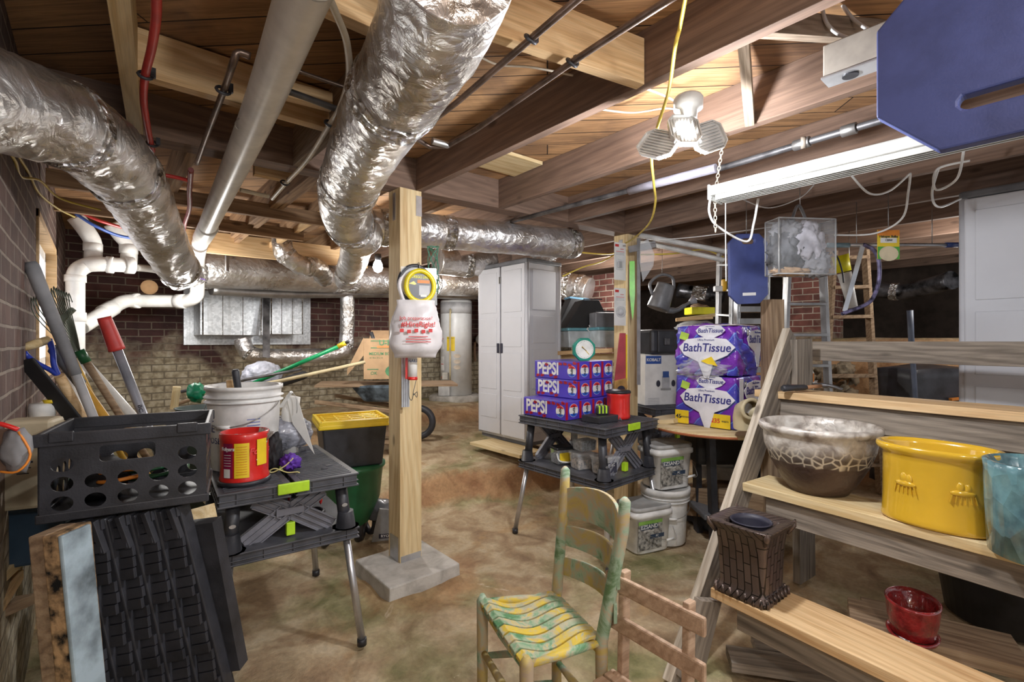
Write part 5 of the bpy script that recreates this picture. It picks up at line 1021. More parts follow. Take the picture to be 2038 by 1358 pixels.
# pots
def glaze():
    t = NT('crackled_bronze_glaze'); o = t('TexCoord').outputs['Object']; z = t('SeparateXYZ', {0: o}).outputs[2]
    vo = t('TexVoronoi', {'Vector': o, 'Scale': 26.0}, feature='DISTANCE_TO_EDGE').outputs[0]; n = t.noise(o, 14, 7, .5)
    top = t.ramp(n, [(.35, (.26, .22, .19)), (.5, (.55, .51, .46)), (.65, (.74, .71, .66))]); cell = t.mix(t.ramp(vo, [(.03, (1, 1, 1)), (.12, (0, 0, 0))]), (.12, .095, .08), (.66, .60, .48))
    zz = t.math('ADD', z, t.math('MULTIPLY', t.math('SUBTRACT', t.noise(o, 7, 4), .5), .05)); f = t('MapRange', {0: zz, 1: .17, 2: .225, 3: 0.0, 4: 1.0}).outputs[0]; mid = t.mix(f, cell, top)
    g = t('MapRange', {0: zz, 1: .135, 2: .142, 3: 0.0, 4: 1.0}).outputs[0]; c = t.mix(g, (.085, .055, .045), mid)
    return t.set(col=c, rough=.38, metal=.25, nor=t.bump(t.math('ADD', n, vo), .5, .006))
bp = W(1628, 976, 2.2); bp.z = .691
pt = thing('glazed_planter', 'large round planter with white crackled top and bronze base, on the middle tread', 'planter', bp)
make('planter_body', M().lathe([(.11, 0), (.125, .003), (.165, .06), (.205, .13), (.232, .20), (.238, .24), (.236, .262), (.250, .272), (.258, .285), (.255, .300), (.243, .306), (.228, .300), (.222, .27), (.19, .12), (.12, .03), (0, .03)], 72, sx=.94, sy=.94), glaze(), pt)
YG = pm((.70, .43, .03), .15, var=.06, ns=3, coat=1, name='glossy_yellow_glaze'); yp = W(1864, 1040, 1.80); yp.z = .691
yo = thing('oval_planter', 'glossy yellow oval planter with embossed bees on the middle tread', 'planter', yp, math.atan2(SU.y, SU.x))
make('planter_body', M().lathe([(.90, 0), (.97, .004), (.985, .014), (.96, .03), (.945, .10), (.945, .235), (.97, .258), (1.06, .268), (1.075, .28), (1.05, .291), (.97, .29), (.93, .27), (.90, .03), (0, .03)], 72, sx=.172, sy=.122, sq=2.3), YG, yo)
def bee(a, z):
    p = V((.172 * .965 * math.cos(a), .122 * .965 * math.sin(a), z)); n = V((math.cos(a) / .165, math.sin(a) / .118, 0)).normalized(); m = M(); fr = frame(p, V((0, 0, 1)).cross(n), n)
    m.blob((0, 0, 0), (.034, .012, .009), .1, 3, 3); m.blob((-.006, .020, 0), (.012, .020, .006), .1, 3, 3, rz if 0 else 0); m.blob((.012, .018, 0), (.011, .018, .006), .1, 3, 3)
    for i in range(6): m.bar((-.03 + i * .012, -.006, .002), (-.036 + i * .0145, -.034, .002), .003, .006)
    m.v = [fr @ p_ for p_ in m.v]; make('embossed_bee', m, YG, yo)
# long side faces the camera side: local +/-Y
for a in (-1.95, -.95): bee(a, .15); bee(-a, .15)
tlp = W(2085, 1110, 1.50); tlp.z = .691; tl = thing('faceted_pot', 'teal hammered pot cut off by the right edge, on the middle tread', 'planter', tlp)
def tealm():
    t = NT('hammered_teal_glaze'); o = t.pos(); v = t('TexVoronoi', {'Vector': t.pos(False, (1, 1, .5)), 'Scale': 24.0}).outputs[0]; return t.set(col=t.ramp(t.noise(o, 9, 5), [(.35, (.06, .13, .16)), (.6, (.16, .33, .36)), (.75, (.40, .38, .25))]), rough=.25, coat=.6, nor=t.bump(v, .8, .02))
make('pot_body', M().lathe([(.11, 0), (.135, .004), (.142, .15), (.145, .27), (.148, .295), (.138, .298), (.13, .28), (.12, .03), (0, .03)], 48), tealm(), tl)
# square wicker-look vase
near = W(1520, 1213, 1.83); ev = Matrix.Rotation(RZ(52), 4, 'Z'); vc = near + ev @ V((.092, .092, 0)); vc.z = .353
def wick():
    t = NT('bronze_woven_relief'); o = t('TexCoord').outputs['Object']; s = t('SeparateXYZ', {0: o}); vec = t('CombineXYZ', {0: s.outputs[2], 1: t.math('ADD', s.outputs[0], s.outputs[1]), 2: 0.0}).outputs[0]
    br = t('TexBrick', {'Vector': vec, 'Scale': 1.0, 'Mortar Size': .0022, 'Brick Width': .075, 'Row Height': .028, 'Color1': (.15, .11, .095, 1), 'Color2': (.10, .075, .066, 1), 'Mortar': (.02, .015, .012, 1)})
    return t.set(col=br.outputs[0], rough=.3, metal=.55, nor=t.bump(t.math('ADD', t.math('MULTIPLY', br.outputs[1], -1.0), t.math('MULTIPLY', t.noise(o, 30, 5), .4)), .9, .008))
WK = wick(); vz = thing('square_vase', 'dark bronze square vase with woven relief on the lowest tread', 'vase', vc, RZ(52))
make('vase_body', M().lathe([(.105, 0), (.108, .012), (.094, .035), (.092, .05), (.098, .20), (.105, .255), (.125, .285), (.128, .292), (.118, .294), (.085, .285), (.077, .283), (.072, .10), (0, .09)], 64, sq=9), WK, vz, 0)
make('inner_well', M().lathe([(.076, .286), (.080, .289), (.074, .292), (.070, .27), (.066, .08), (0, .08)], 40, cap=False), INK, vz)
m = M()
for s in (-1, 1):
    for t in (-1, 1): make('corner_spur', M().tube([(s * .098, t * .098, .24), (s * .114, t * .114, .278), (s * .120, t * .120, .300)], [.006, .013, .003], 8), WK, vz)
m = M()
for i in range(7):
    for s in (-1, 1): m.tube([(-.09 + i * .03, s * .108, .004), (-.085 + i * .03, s * .100, .034)], .006, 6); m.tube([(s * .108, -.09 + i * .03, .004), (s * .100, -.085 + i * .03, .034)], .006, 6)
make('base_scallops', m, WK, vz)
# red pot on low plank
board('ground_plank', G(1690, 1225, .17), G(2035, 1310, .17), .25, .05, OLDW, 'old plank low on the ground carrying the red pot', 'board'); board('ground_plank', G(1720, 1235, .06), G(1900, 1275, .06), .22, .12, OLDW, 'timber packer under the plank with the red pot', 'board')
rp_ = W(1816, 1232, 1.92); rp_.z = .197; rd = thing('red_planter', 'small dark red embossed pot with saucer below the middle tread', 'planter', rp_, .2)
RG = pm((.30, .018, .02), .2, var=.2, ns=30, coat=.8, bump=.8, bs=60, name='dark_red_glaze')
make('pot_body', M().lathe([(.07, .012), (.085, .02), (.098, .08), (.104, .135), (.106, .145), (.098, .147), (.09, .13), (.075, .03), (0, .03)], 48, sx=1.1, sy=.85), RG, rd); make('saucer', M().lathe([(.075, 0), (.095, .004), (.10, .018), (.094, .020), (.08, .010), (0, .010)], 40, sx=1.1, sy=.85), RG, rd)
dt = W(2010, 1130, 2.35); dk = thing('black_tub', 'big black tub in the shadow below the middle tread at the right', 'tub', V((dt.x, dt.y, .02))); make('tub_body', M().lathe([(.24, 0), (.30, .40), (.315, .41), (.315, .44), (.29, .44), (.23, .03), (0, .03)], 40), BLACK, dk)
for i, (a, b, c) in enumerate((((1450, 1310), (1700, 1345), 'nearest'), ((1500, 1285), (1600, 1300), 'short'))): board('ground_plank', G(*a, .05), G(*b, .05), .12, .04, WEATH, c + ' grey plank on the ground in front of the lowest tread', 'board')
# hammer, screwdriver, cup on top tread
h0 = SP(-.10, .93, 1.10)
hmr = thing('hammer', 'black-gripped hammer lying on the top tread', 'hammer', W(1560, 800, 2.50), RZ(80)); hmr.location.z = 1.125
make('grip', M().tube([(-.01, 0, 0), (.0, 0, 0), (.14, .02, .0), (.15, .02, 0)], [.012, .018, .015, .012], 12), BLACK, hmr); make('shaft', M().tube([(.15, .02, 0), (.27, .05, .004)], .010, 10), pm((.35, .18, .09), .5, name='dark_handle_wood'), hmr); make('hammer_head', M().tube(spl([(.25, .09, .0), (.275, .05, .006), (.30, .01, .004), (.33, -.02, -.012)], 3), [.014] * 5 + [.009] * 5, 10), IRON, hmr)
sd = thing('screwdriver', 'red-handled screwdriver beside the hammer', 'screwdriver', W(1572, 780, 2.60), RZ(92)); sd.location.z = 1.12; make('handle', M().tube([(0, 0, 0), (.01, 0, 0), (.08, 0, 0), (.09, 0, 0)], [.012, .016, .014, .007], 12), pm((.35, .05, .03), .25, coat=.5, name='amber_red_handle'), sd); make('shaft', M().tube([(.09, 0, 0), (.26, 0, 0)], .004, 8), STEEL, sd)
solo('black_cup', M().lathe([(.018, 0), (.020, .05), (.022, .055), (.018, .055), (.016, .01), (0, .01)], 24, mx=Matrix.Translation(V((*W(1559, 780, 2.68).xy, 1.102)))), BLACK, 'small black cap standing left of the screwdriver', 'cap')
gl = thing('cleaner_bottle', 'orange and white bottle with black lid behind the top tread', 'bottle', W(1590, 775, 3.5), RZ(90)); make('bottle_body', M().lathe([(.09, 0), (.095, .01), (.095, .12), (.07, .17), (.05, .18), (0, .18)], 32), pm((.78, .80, .70), .4, name='clear_cream_plastic'), gl)
decal('orange_label', rect(.16, .10), ORANGE, gl, FR(0, -.095, .07), bend=.095); text('SLIME', .05, PAPER, gl, FR(.03, -.0968, .05), bend=.0965, bold=.02); make('bottle_lid', M().lathe([(.055, .18), (.075, .185), (.075, .235), (0, .235)], 24), BLACK, gl); make('yellow_band', M().lathe([(.077, .235), (.077, .245), (0, .245)], 24), YEL, gl)
# ladders
def ladder(label, bl, br, tl, tr, n, mat, rw=.05, rd_=.025, z0=.05, z1=.92, step=.03, group=None, cat='ladder'):
    rt = root_of('step_ladder', label, cat, [bl, br, tl, tr], group)
    for a, b in ((bl, tl), (br, tr)): wpart('side_rail', M().bar(a, b, rw, rd_, (br - bl)), mat, rt, .002)
    for i in range(n):
        t = z0 + (z1 - z0) * i / (n - 1); wpart('rung', M().bar(bl.lerp(tl, t), br.lerp(tr, t), .08, step), mat, rt, .002)
    return rt
def gdrop(p):
    q = p.copy(); q.z = gh(q.x, q.y) + .01; return q
ALU = pm((.58, .59, .60), .35, .75, var=.1, name='ladder_aluminium')
ladder('aluminium step ladder seen behind the hanging clear bag', gdrop(W(1548, 790, 3.7)), gdrop(W(1660, 790, 3.7)), W(1568, 530, 3.7), W(1637, 530, 3.7), 8, ALU, .07, .025, .12, .97, .022)
ladder('old wooden step ladder standing behind the aluminium one', gdrop(W(1628, 790, 4.3)), gdrop(W(1752, 790, 4.3)), W(1660, 500, 4.3), W(1722, 498, 4.3), 8, OLDW, .07, .03, .12, .97, .03)
ladder('narrow folded aluminium ladder left of the small blue pad', gdrop(W(1423, 690, 4.5)), gdrop(W(1452, 690, 4.4)), W(1432, 505, 4.5), W(1458, 505, 4.4), 9, ALU, .06, .03, .1, .95, .02)
l4 = ladder('folded aluminium work platform behind the small blue pad', gdrop(W(1462, 690, 4.2)), gdrop(W(1520, 690, 4.2)), W(1468, 540, 4.2), W(1525, 540, 4.2), 14, ALU, .07, .03, .3, .99, .05)
ls = thing('ladder_caddy', 'yellow and white ladder shoe beside the small blue pad', 'bracket', W(1430, 575, 4.35), RZ(90)); make('white_block', M().box((0, 0, 0), (.08, .05, .05)), WHITE, ls, .006); make('yellow_pad', M().box((.045, -.01, .03), (.04, .05, .11)), pm((.80, .45, .02), .5, name='amber_rubber'), ls, .012)
yw = thing('yellow_funnel_tube', 'pale tube with yellow wrap hanging between the ladders', 'tube', W(1690, 600, 3.9), RZ(90)); make('tube_body', M().tube([(-.04, 0, .23), (.03, 0, -.05)], [.05, .035], 16), WHITE, yw); make('yellow_wrap', M().tube([(-.075, 0, .37), (-.042, 0, .24)], [.06, .052], 16), pm((.85, .78, .02), .4, name='lemon_plastic'), yw)
# hanging zip bag
zb_ = thing('zip_bag', 'clear zipped storage bag full of cloth hanging from the joist', 'bag', W(1592, 548, 2.75), RZ(84))
make('clear_shell', softbox((0, 0, .155), (.35, .13, .31), .12, .008, 12, 4, 14), pm((.85, .88, .9), .08, var=.02, alpha=.13, name='glossy_clear_vinyl'), zb_)
for (x, z, rx, rz_, mt, sd_) in ((-.09, .13, .08, .10, pm((.16, .165, .18), .8, var=.4, name='dark_cloth'), 2), (.03, .17, .09, .11, pm((.62, .60, .66), .8, var=.2, name='pale_cloth'), 5), (.08, .08, .07, .07, pm((.30, .30, .32), .8, name='mid_cloth'), 8), (-.08, .25, .07, .05, pm((.30, .30, .32), .8, name='mid_cloth'), 9), (-.06, .02, .09, .02, CARD, 4)):
    make('folded_cloth', M().blob((x, 0, z), (rx * 1.15, .05, rz_ * 1.15), .38, 3.5, 4, sd_), mt, zb_)
m = M(); c8 = [(-.17, -.06), (.17, -.06), (.17, .06), (-.17, .06)]
for z in (.31, 0.0): m.tube([(x, y, z) for x, y in c8], .004, 6, closed=True)
for x, y in c8: m.tube([(x, y, 0), (x, y, .31)], .004, 6)
make('zip_piping', m, pm((.45, .45, .45), .5, name='grey_piping'), zb_); make('hang_strap', M().tube(spl([(-.05, 0, .31), (-.01, 0, .40), (.04, 0, .31)], 5), .008, 6), pm((.18, .18, .19), .6, name='grey_strap'), zb_)
hb = thing('halogen_packet', 'orange and green halogen bulb card hanging right of the clear bag', 'packet', W(1768, 487, 2.9), RZ(88))
make('card', M().box((0, 0, 0), (.135, .003, .175)), YEL, hb); decal('orange_top', rect(.135, .035, 0, .07), ORANGE, hb, FR(0, -.002, 0)); decal('green_part', rect(.135, .075, 0, -.05), pm((.10, .42, .06), .5, name='pack_green'), hb, FR(0, -.002, 0)); decal('tan_oval', [(x * .06, y * .045 - .055) for x, y in disc(1, 18)], pm((.72, .62, .42), .5, name='tan_ink'), hb, FR(0, -.003, 0)); decal('print_patch', rect(.10, .03, 0, .025), PAPER, hb, FR(0, -.002, 0)); text('Halogen Bulbs', .02, INK, hb, FR(0, -.003, .048), bold=.01); text('120W', .018, INK, hb, FR(0, -.0035, .025), bold=.01)
# bow saw + pole
pl_ = thing('extension_pole', 'silver pole with blue ends hung level under the joists', 'pole', W(1780, 489, 3.1), RZ(88)); make('pole_tube', M().tube([(-.40, 0, 0), (.36, 0, .006)], .013, 12), SILV, pl_)
make('blue_tip', M().tube([(.34, 0, .006), (.42, 0, .008)], .017, 12), NAVY, pl_); make('blue_tip', M().tube([(-.44, 0, 0), (-.30, 0, 0)], .016, 12), pm((.25, .40, .50), .4, name='pale_blue'), pl_)
bs_ = root_of('bow_saw', 'bow saw with worn purple-blue frame hanging from the pole', 'saw', [W(1700, 620, 3.1)])
wpart('bow_frame', M().tube(spl([W(1718, 487, 3.08), W(1738, 497, 3.08), W(1749, 520, 3.08), W(1749, 560, 3.08), W(1738, 592, 3.08), W(1724, 606, 3.08), W(1700, 616, 3.08), W(1676, 625, 3.08)], 5), .012, 10), pm((.22, .20, .36), .45, .4, var=.4, ns=20, name='worn_purple_metal'), bs_)
wpart('saw_blade', M().bar(W(1717, 490, 3.08), W(1681, 620, 3.08), .003, .03, RT), SILV, bs_)
cable('black_power_cord', 'short black cord with plug hanging beside the bow saw', 'cord', [W(1658, 500, 3.2), W(1668, 515, 3.2), W(1676, 540, 3.2), W(1679, 563, 3.2)], .005, BLACK)
pe = W(1822, 795, 3.9); solo('pole_handle', M().tube([gdrop(pe), W(1822, 793, 3.9), W(1813, 665, 3.9), W(1811, 618, 3.9)], [.017, .017, .021, .022], 12), pm((.10, .12, .17), .5, name='slate_blue_grip'), 'dark blue-grey pole standing beyond the stair rail', 'pole')
tb_ = W(1838, 792, 4.3); tbz = gh(tb_.x, tb_.y); tbh = 1.14 - tbz; tx = thing('black_tub', 'wide black tub on the dirt bank beyond the top tread', 'tub', V((tb_.x, tb_.y, tbz)), RZ(85)); make('tub_body', softbox((0, 0, tbh / 2), (.66, .45, tbh), .15, .01, 5, 2), BLACK, tx); make('orange_tool', M().bar((-.02, -.26, tbh - .26), (.22, -.28, tbh - .24), .03, .02), ORANGE, tx)
# rocks on bank face
rk = random.Random(5)
ROCK = pm((.36, .29, .20), .95, var=.3, ns=14, bump=.6, bs=30, name='pale_clay_rock')
for i in range(14):
    p = W(1600 + rk.random() * 130, 728 + rk.random() * 65, 4.95 + rk.random() * .2); solo('clay_rock', M().blob(tuple(p), (rk.uniform(.05, .09),) * 3, .4, 2, 3, i), ROCK, 'pale clay rock in the bank behind the wooden ladder', 'rock', 'clay rocks in the bank')
# ---- green ladder-back chair
def Q(r, d, z): v = FW * d + RT * r; v.z = z; return v
FLc, FRc, BLc, BRc = Q(-.106, 1.73, 0), Q(.042, 1.39, 0), Q(.163, 1.764, 0), Q(.278, 1.498, 0)
up = lambda p, z: V((p.x, p.y, z)); ch = root_of('ladder_back_chair', 'old slatted chair with flaking green and yellow paint', 'chair', [FLc, FRc, BLc, BRc])
BLt, BRt = Q(.197, 1.78, .895), Q(.335, 1.43, .895)
for a, b in ((BLc, BLt), (BRc, BRt)): wpart('back_post', M().tube([a, up(a, .44), a.lerp(b, .9) + V((0, 0, 0)), b, b + V((0, 0, .012))], [.017, .020, .019, .017, .006], 14), CHP2, ch)
for a in (FLc, FRc): wpart('front_leg', M().tube([a, up(a, .15), up(a, .16), up(a, .44), up(a, .462)], [.016, .019, .019, .021, .008], 14), CHP2, ch)
nrm = (FLc + FRc - BLc - BRc).normalized()
for (z, hgt, arch) in ((.775, .10, .035), (.655, .068, .02), (.545, .062, .015)):
    t = z / .895; a = BLc.lerp(BLt, t); b = BRc.lerp(BRt, t); a.z = b.z = z; m = M(); vs = []
    for i in range(13):
        s = i / 12; p = a.lerp(b, s) - nrm * (.055 * math.sin(PI * s)); ar = arch * math.sin(PI * s) ** .7
        for (dz, dn) in ((-hgt / 2 + ar * .3, .006), (hgt / 2 + ar, .006), (hgt / 2 + ar, -.006), (-hgt / 2 + ar * .3, -.006)): vs.append(p + V((0, 0, dz)) + nrm * dn)
    fs = [(i * 4 + k, i * 4 + (k + 1) % 4, i * 4 + 4 + (k + 1) % 4, i * 4 + 4 + k) for i in range(12) for k in range(4)] + [(0, 1, 2, 3), (51, 50, 49, 48)]
    m.add(vs, fs); wpart('back_slat', m, CHP2, ch, .002)
for k in range(8):
    t0, t1 = (k + .08) / 8, (k + .90) / 8; vs = []
    for i in range(15):
        s = i / 14; zz = .452 + .016 * math.cos(s * PI * 2.2 + .3) - .008 - (.014 if s < .04 else 0)
        for (t, dz) in ((t0, 0), (t1, 0), (t1, -.012), (t0, -.012)):
            p = (FLc - nrm * -.015).lerp(FRc + nrm * .015, t).lerp(BLc.lerp(BRc, t), s); vs.append(up(p, zz + dz))
    fs = [(i * 4 + q, i * 4 + (q + 1) % 4, i * 4 + 4 + (q + 1) % 4, i * 4 + 4 + q) for i in range(14) for q in range(4)] + [(0, 1, 2, 3), (59, 58, 57, 56)]
    wpart('seat_slat', M().add(vs, fs), CHP, ch, .002)
for a, b, zs in ((FLc, BLc, (.435, .24, .12)), (FRc, BRc, (.435, .24, .12)), (FLc, FRc, (.42, .26, .14)), (BLc, BRc, (.40, .2))):
    for z in zs: wpart('stretcher', M().tube([up(a, z), up(a.lerp(b, .5), z), up(b, z)], [.010, .014, .010], 10), CHP2 if z < .4 else CHP, ch)
# ---- small folding chair
fa, fb = W(1209, 1150, 1.516), W(1402, 1250, 1.254); fa.z = fb.z = .625; rd2 = (fb - fa).normalized(); fn_ = V((-rd2.y, rd2.x, 0)); fn_ = fn_ if (-fn_).dot(FW) > 0 and True else -fn_
fc = root_of('folding_chair', 'small bare wooden folding chair beside the green chair', 'chair', [up(fa, 0), up(fb, 0)])
for z, e in ((.625, .0), (.505, .004)): wpart('back_rail', M().bar(up(fa, z) - rd2 * .004, up(fb, z) + rd2 * .004, .016, .052), RAWCH, fc, .006)
for p in (fa + rd2 * .055, fb - rd2 * .055):
    q = p - fn_ * .018; wpart('back_post', M().bar(up(q, .665), up(q + fn_ * .02, .01), .022, .034, fn_), RAWCH, fc, .004)
    wpart('cross_leg', M().bar(up(q + fn_ * .30, .02), up(q + fn_ * .03, .36), .022, .03, fn_), RAWCH, fc, .004)
for i in range(5): c0_ = fn_ * (.03 + i * .05); wpart('seat_slat', M().bar(up(fa + rd2 * .03 + c0_, .355), up(fb - rd2 * .03 + c0_, .355), .042, .014), RAWCH, fc, .003)
# ================================================================ LEFT SIDE
def holed(outer, holes, t, mat, name, parent, mx, bev=.002):
    b = bmesh.new(); e = []
    for L in [outer] + holes:
        vs = [b.verts.new((*p, 0)) for p in L]; e += [b.edges.new((vs[i], vs[(i + 1) % len(vs)])) for i in range(len(vs))]
    bmesh.ops.triangle_fill(b, use_beauty=True, use_dissolve=False, edges=e); r = bmesh.ops.extrude_face_region(b, geom=b.faces[:])
    bmesh.ops.translate(b, vec=(0, 0, t), verts=[v for v in r['geom'] if isinstance(v, bmesh.types.BMVert)]); bmesh.ops.recalc_face_normals(b, faces=b.faces)
    me = bpy.data.meshes.new(name); b.to_mesh(me); b.free(); me.materials.append(mat); o = bpy.data.objects.new(name, me); C.objects.link(o); o.parent = parent; o.matrix_local = mx; return o
def rrect(w, h, r, x, y, n=4):
    out = []
    for (sx, sy, a0) in ((1, 1, 0), (-1, 1, PI / 2), (-1, -1, PI), (1, -1, 3 * PI / 2)):
        for i in range(n + 1): a = a0 + PI / 2 * i / n; out.append((x + sx * (w / 2 - r) + r * math.cos(a), y + sy * (h / 2 - r) + r * math.sin(a)))
    return out
fl = W(74, 1046, 1.36); ec = Matrix.Rotation(RZ(60), 4, 'Z'); CW, CD, CHh = .405, .345, .255
cr = thing('plastic_crate', 'black plastic crate with round holes standing on the leaning panels', 'crate', fl + ec @ V((CW / 2, CD / 2, 0)), RZ(60)); cr.location.z = .852
holes = [[(cx_ + .0255 * math.cos(a), cz_ + .0215 * math.sin(a)) for a in [i * PI / 9 for i in range(18)]] for cz_, xs in ((.050, (-.150, -.076, 0, .076, .150)), (.106, (-.150, -.076, 0, .076, .150)), (.162, (-.150, .150))) for cx_ in xs]
slot = rrect(.135, .048, .012, 0, .184)
for nm, mx in (('front_panel', FR(0, -CD / 2 + .004, 0)), ('back_panel', FR(0, CD / 2, 0))): holed(rrect(CW - .01, CHh - .012, .004, 0, CHh / 2), holes + [slot], .006, BLACK, nm, cr, mx)
for s in (-1, 1): holed(rrect(CD - .012, CHh - .012, .004, 0, CHh / 2), [[(x * .85, z) for x, z in h_] for h_ in holes] + [slot], .005, BLACK, 'side_panel', cr, FL(s * (CW / 2 - .002) + (.0 if s > 0 else .002), 0, 0))
m = M()
for s in (-1, 1): m.box((0, s * (CD / 2), CHh - .02), (CW + .022, .014, .036)); m.box((s * (CW / 2), 0, CHh - .02), (.014, CD, .036)); m.box((0, s * (CD / 2 - .004), .012), (CW + .010, .014, .026)); m.box((s * (CW / 2 - .004), 0, .012), (.014, CD, .026))
make('rim', m, BLACK, cr, .003); make('crate_floor', M().box((0, 0, .008), (CW - .02, CD - .02, .008)), BLACK, cr)
for x in (-.15, .15): make('interlock_tab', M().box((x, -CD / 2 - .006, CHh - .012), (.055, .012, .03)), BLACK, cr, .003)
for i, (c, lb) in enumerate(((ORANGE, 'orange cable coil inside the black crate'), (GREEN, 'dark green hose bundle inside the black crate'))):
    b_ = LW(cr, -.03 + .06 * i, -.06 + .1 * i, .03); solo('coiled_cord', M().tube([b_ + V((.06 * math.cos(a), .04 * math.sin(a), .004 * a + .01)) for a in [k * PI / 8 for k in range(40)]], .006, 6), c, lb, 'cord')
solo('tool_roll', M().blob(tuple(LW(cr, -.10, .02, .07)), (.07, .08, .06), .4, 3, 3, 2), DARK, 'dark tool roll inside the black crate', 'tool roll')
# leaning black panels
for i in range(5):
    tx_, bx = 152 + i * 49, 232 + i * 49; dt_ = 1.42 + .035 * i; a = W(tx_, 1062, dt_); b = W(bx, 1440, dt_ + .05); a.z = .84; b.z = max(.30, b.z)
    # continue the lean down to the ground
    dir_ = (b - a); b = a + dir_ * ((a.z - .01) / (a.z - b.z)); rt = root_of('edging_panel', ['leftmost', 'second', 'middle', 'fourth', 'rightmost'][i] + ' ridged black plastic panel leaning under the black crate', 'plastic panel', [a, b], 'ridged black panels leaning under the crate')
    L_ = (b - a).length; wpart('panel_strip', M().bar(a, b, .062, .05, FW), BLACK, rt, .004)
    m = M(); dd = (b - a).normalized(); sd_ = dd.cross(FW).normalized()
    for k in range(26):
        p = a + dd * (L_ * (k + .5) / 26); lift = -.030 - .007 * (k % 3); m.bar(p + FW * lift - dd * L_ / 56, p + FW * (lift - .004) + dd * L_ / 56, .050 if k % 7 else .060, .012, FW)
    wpart('raised_ridge', m, BLACK, rt, .001)
    m = M(); 
    for s in (-1, 1): m.bar(a + sd_ * s * .016 - FW * .045, a + sd_ * s * .022 - FW * .040 + dd * .10, .016, .02, FW)
    wpart('prong', m, BLACK, rt, .002)
solo('sheet_panel', M().bar(W(385, 1040, 1.62), W(440, 1330, 1.66), .05, .16, RT), BLACK, 'thin black sheet leaning right of the ridged panels', 'panel')
bl_ = pm((.30, .38, .43), .7, var=.35, ns=7, name='worn_pale_blue_paint')
def lean(label, px, px2, d, w, dep, mat, nm='old_panel_board'):
    a = W(px, 1068, d); b = W(px2, 1500, d); b = a + (b - a) * ((a.z - .01) / (a.z - b.z)); return solo(nm, M().bar(a + FW * dep / 2, b + FW * dep / 2, dep, w, RT), mat, label, 'board', bev=.004)
lean('thick brown wooden slab leaning at the lower left', 72, 112, 1.22, .045, .09, OLDW)
lean('flaking brown slab edge beside the pale blue panel', 98, 138, 1.21, .040, .10, pm((.38, .24, .12), .9, var=.5, ns=30, bump=.8, bs=40, name='flaking_brown'))
lean('pale blue painted panel leaning against the black ridged panels', 118, 160, 1.205, .012, .085, bl_)
# support bench for the crate corner
board('saw_horse_beam', W(330, 1075, 1.95), W(410, 1045, 1.80), .09, .14, PALE, 'pale timber beam behind the leaning panels', 'beam')
# shelf with soap jug etc.
sb0 = thing('tote_bin', 'dark blue plastic bin at the left edge under the tan jug', 'bin', W(52, 1060, 1.70), RZ(60)); sb0.location.z = .60; make('bin_body', M().box((0, .05, .10), (.26, .28, .20), taper=.9), pm((.03, .06, .10), .4, name='dark_navy_plastic'), sb0, .01); make('bin_rim', M().box((0, .05, .20), (.28, .30, .02)), pm((.03, .06, .10), .4, name='dark_navy_plastic'), sb0, .004)
board('low_shelf_board', W(-120, 1095, 1.7), W(62, 1080, 1.7), .30, .03, PALE, 'pale board under the dark blue bin', 'board')
for i, (pa_, pb_, l) in enumerate((((-60, 1185, 1.45), (30, 1105, 1.75), 'upper'), ((-60, 1255, 1.40), (12, 1150, 1.7), 'middle'), ((-40, 1230, 1.5), (45, 1195, 1.75), 'lower'))): board('lumber_offcut', W(*pa_), W(*pb_), .09, .035, (PALE, PINE, OLDW)[i], l + ' loose timber offcut at the left edge', 'wood')
jg = thing('soap_jug', 'tan refill carton with shield logo left of the black crate', 'carton', W(56, 1012, 1.58), RZ(66)); make('jug_body', M().box((0, .03, .145), (.135, .10, .29)), pm((.52, .44, .30), .5, name='tan_translucent'), jg, .012)
sh_ = decal('shield_logo', [(-.03, .02), (0, .026), (.03, .02), (.026, -.004), (0, -.024), (-.026, -.004)], pm((.03, .06, .16), .4, name='shield_navy'), jg, FR(-.005, -.021, .20)); text('Safeguard', .014, PAPER, sh_, Matrix.Translation((0, .004, .001)), bold=.01)
for i in range(3): decal('print_line', rect(.05 - i * .01, .006 if i == 0 else .003), INK, jg, FR(-.005, -.021, .155 - i * .018))
gv = thing('glove_pack', 'black and orange work glove pack at the left edge', 'gloves', W(10, 935, 1.25), RZ(75)); make('pack_card', M().box((-.02, 0, .05), (.09, .02, .11)), pm((.16, .10, .07), .5, name='brown_card'), gv, .003); make('grey_glove', M().blob((.03, -.01, .05), (.03, .018, .055), .3, 3, 3, 2), pm((.25, .25, .26), .8, name='grey_knit'), gv); make('orange_trim', M().tube(spl([(.0, -.02, 0), (.045, -.03, .0), (.065, -.02, .04), (.04, -.02, .10)], 4), .003, 6), ORANGE, gv); make('red_strap', M().tube(spl([(-.05, -.02, .115), (0, -.03, .125), (.04, -.02, .105)], 4), .006, 8), RED, gv); text('ES', .03, PAPER, gv, FR(-.03, -.0115, .055), bold=.02)
sh2 = board('shelf_top_board', W(-80, 868, 1.85), W(92, 838, 2.1), .30, .02, PALE, 'pale grained board behind the glove pack', 'board')
wt = thing('white_tub', 'white tub with yellow lid behind the black crate corner', 'tub', W(84, 838, 2.05), RZ(80)); make('tub_body', M().lathe([(.04, 0), (.045, .06), (.04, .075), (0, .075)], 24), WHITE, wt); make('tub_lid', M().lathe([(.02, .075), (.026, .09), (0, .09)], 16, mx=Matrix.Translation((.03, 0, 0))), YEL, wt)
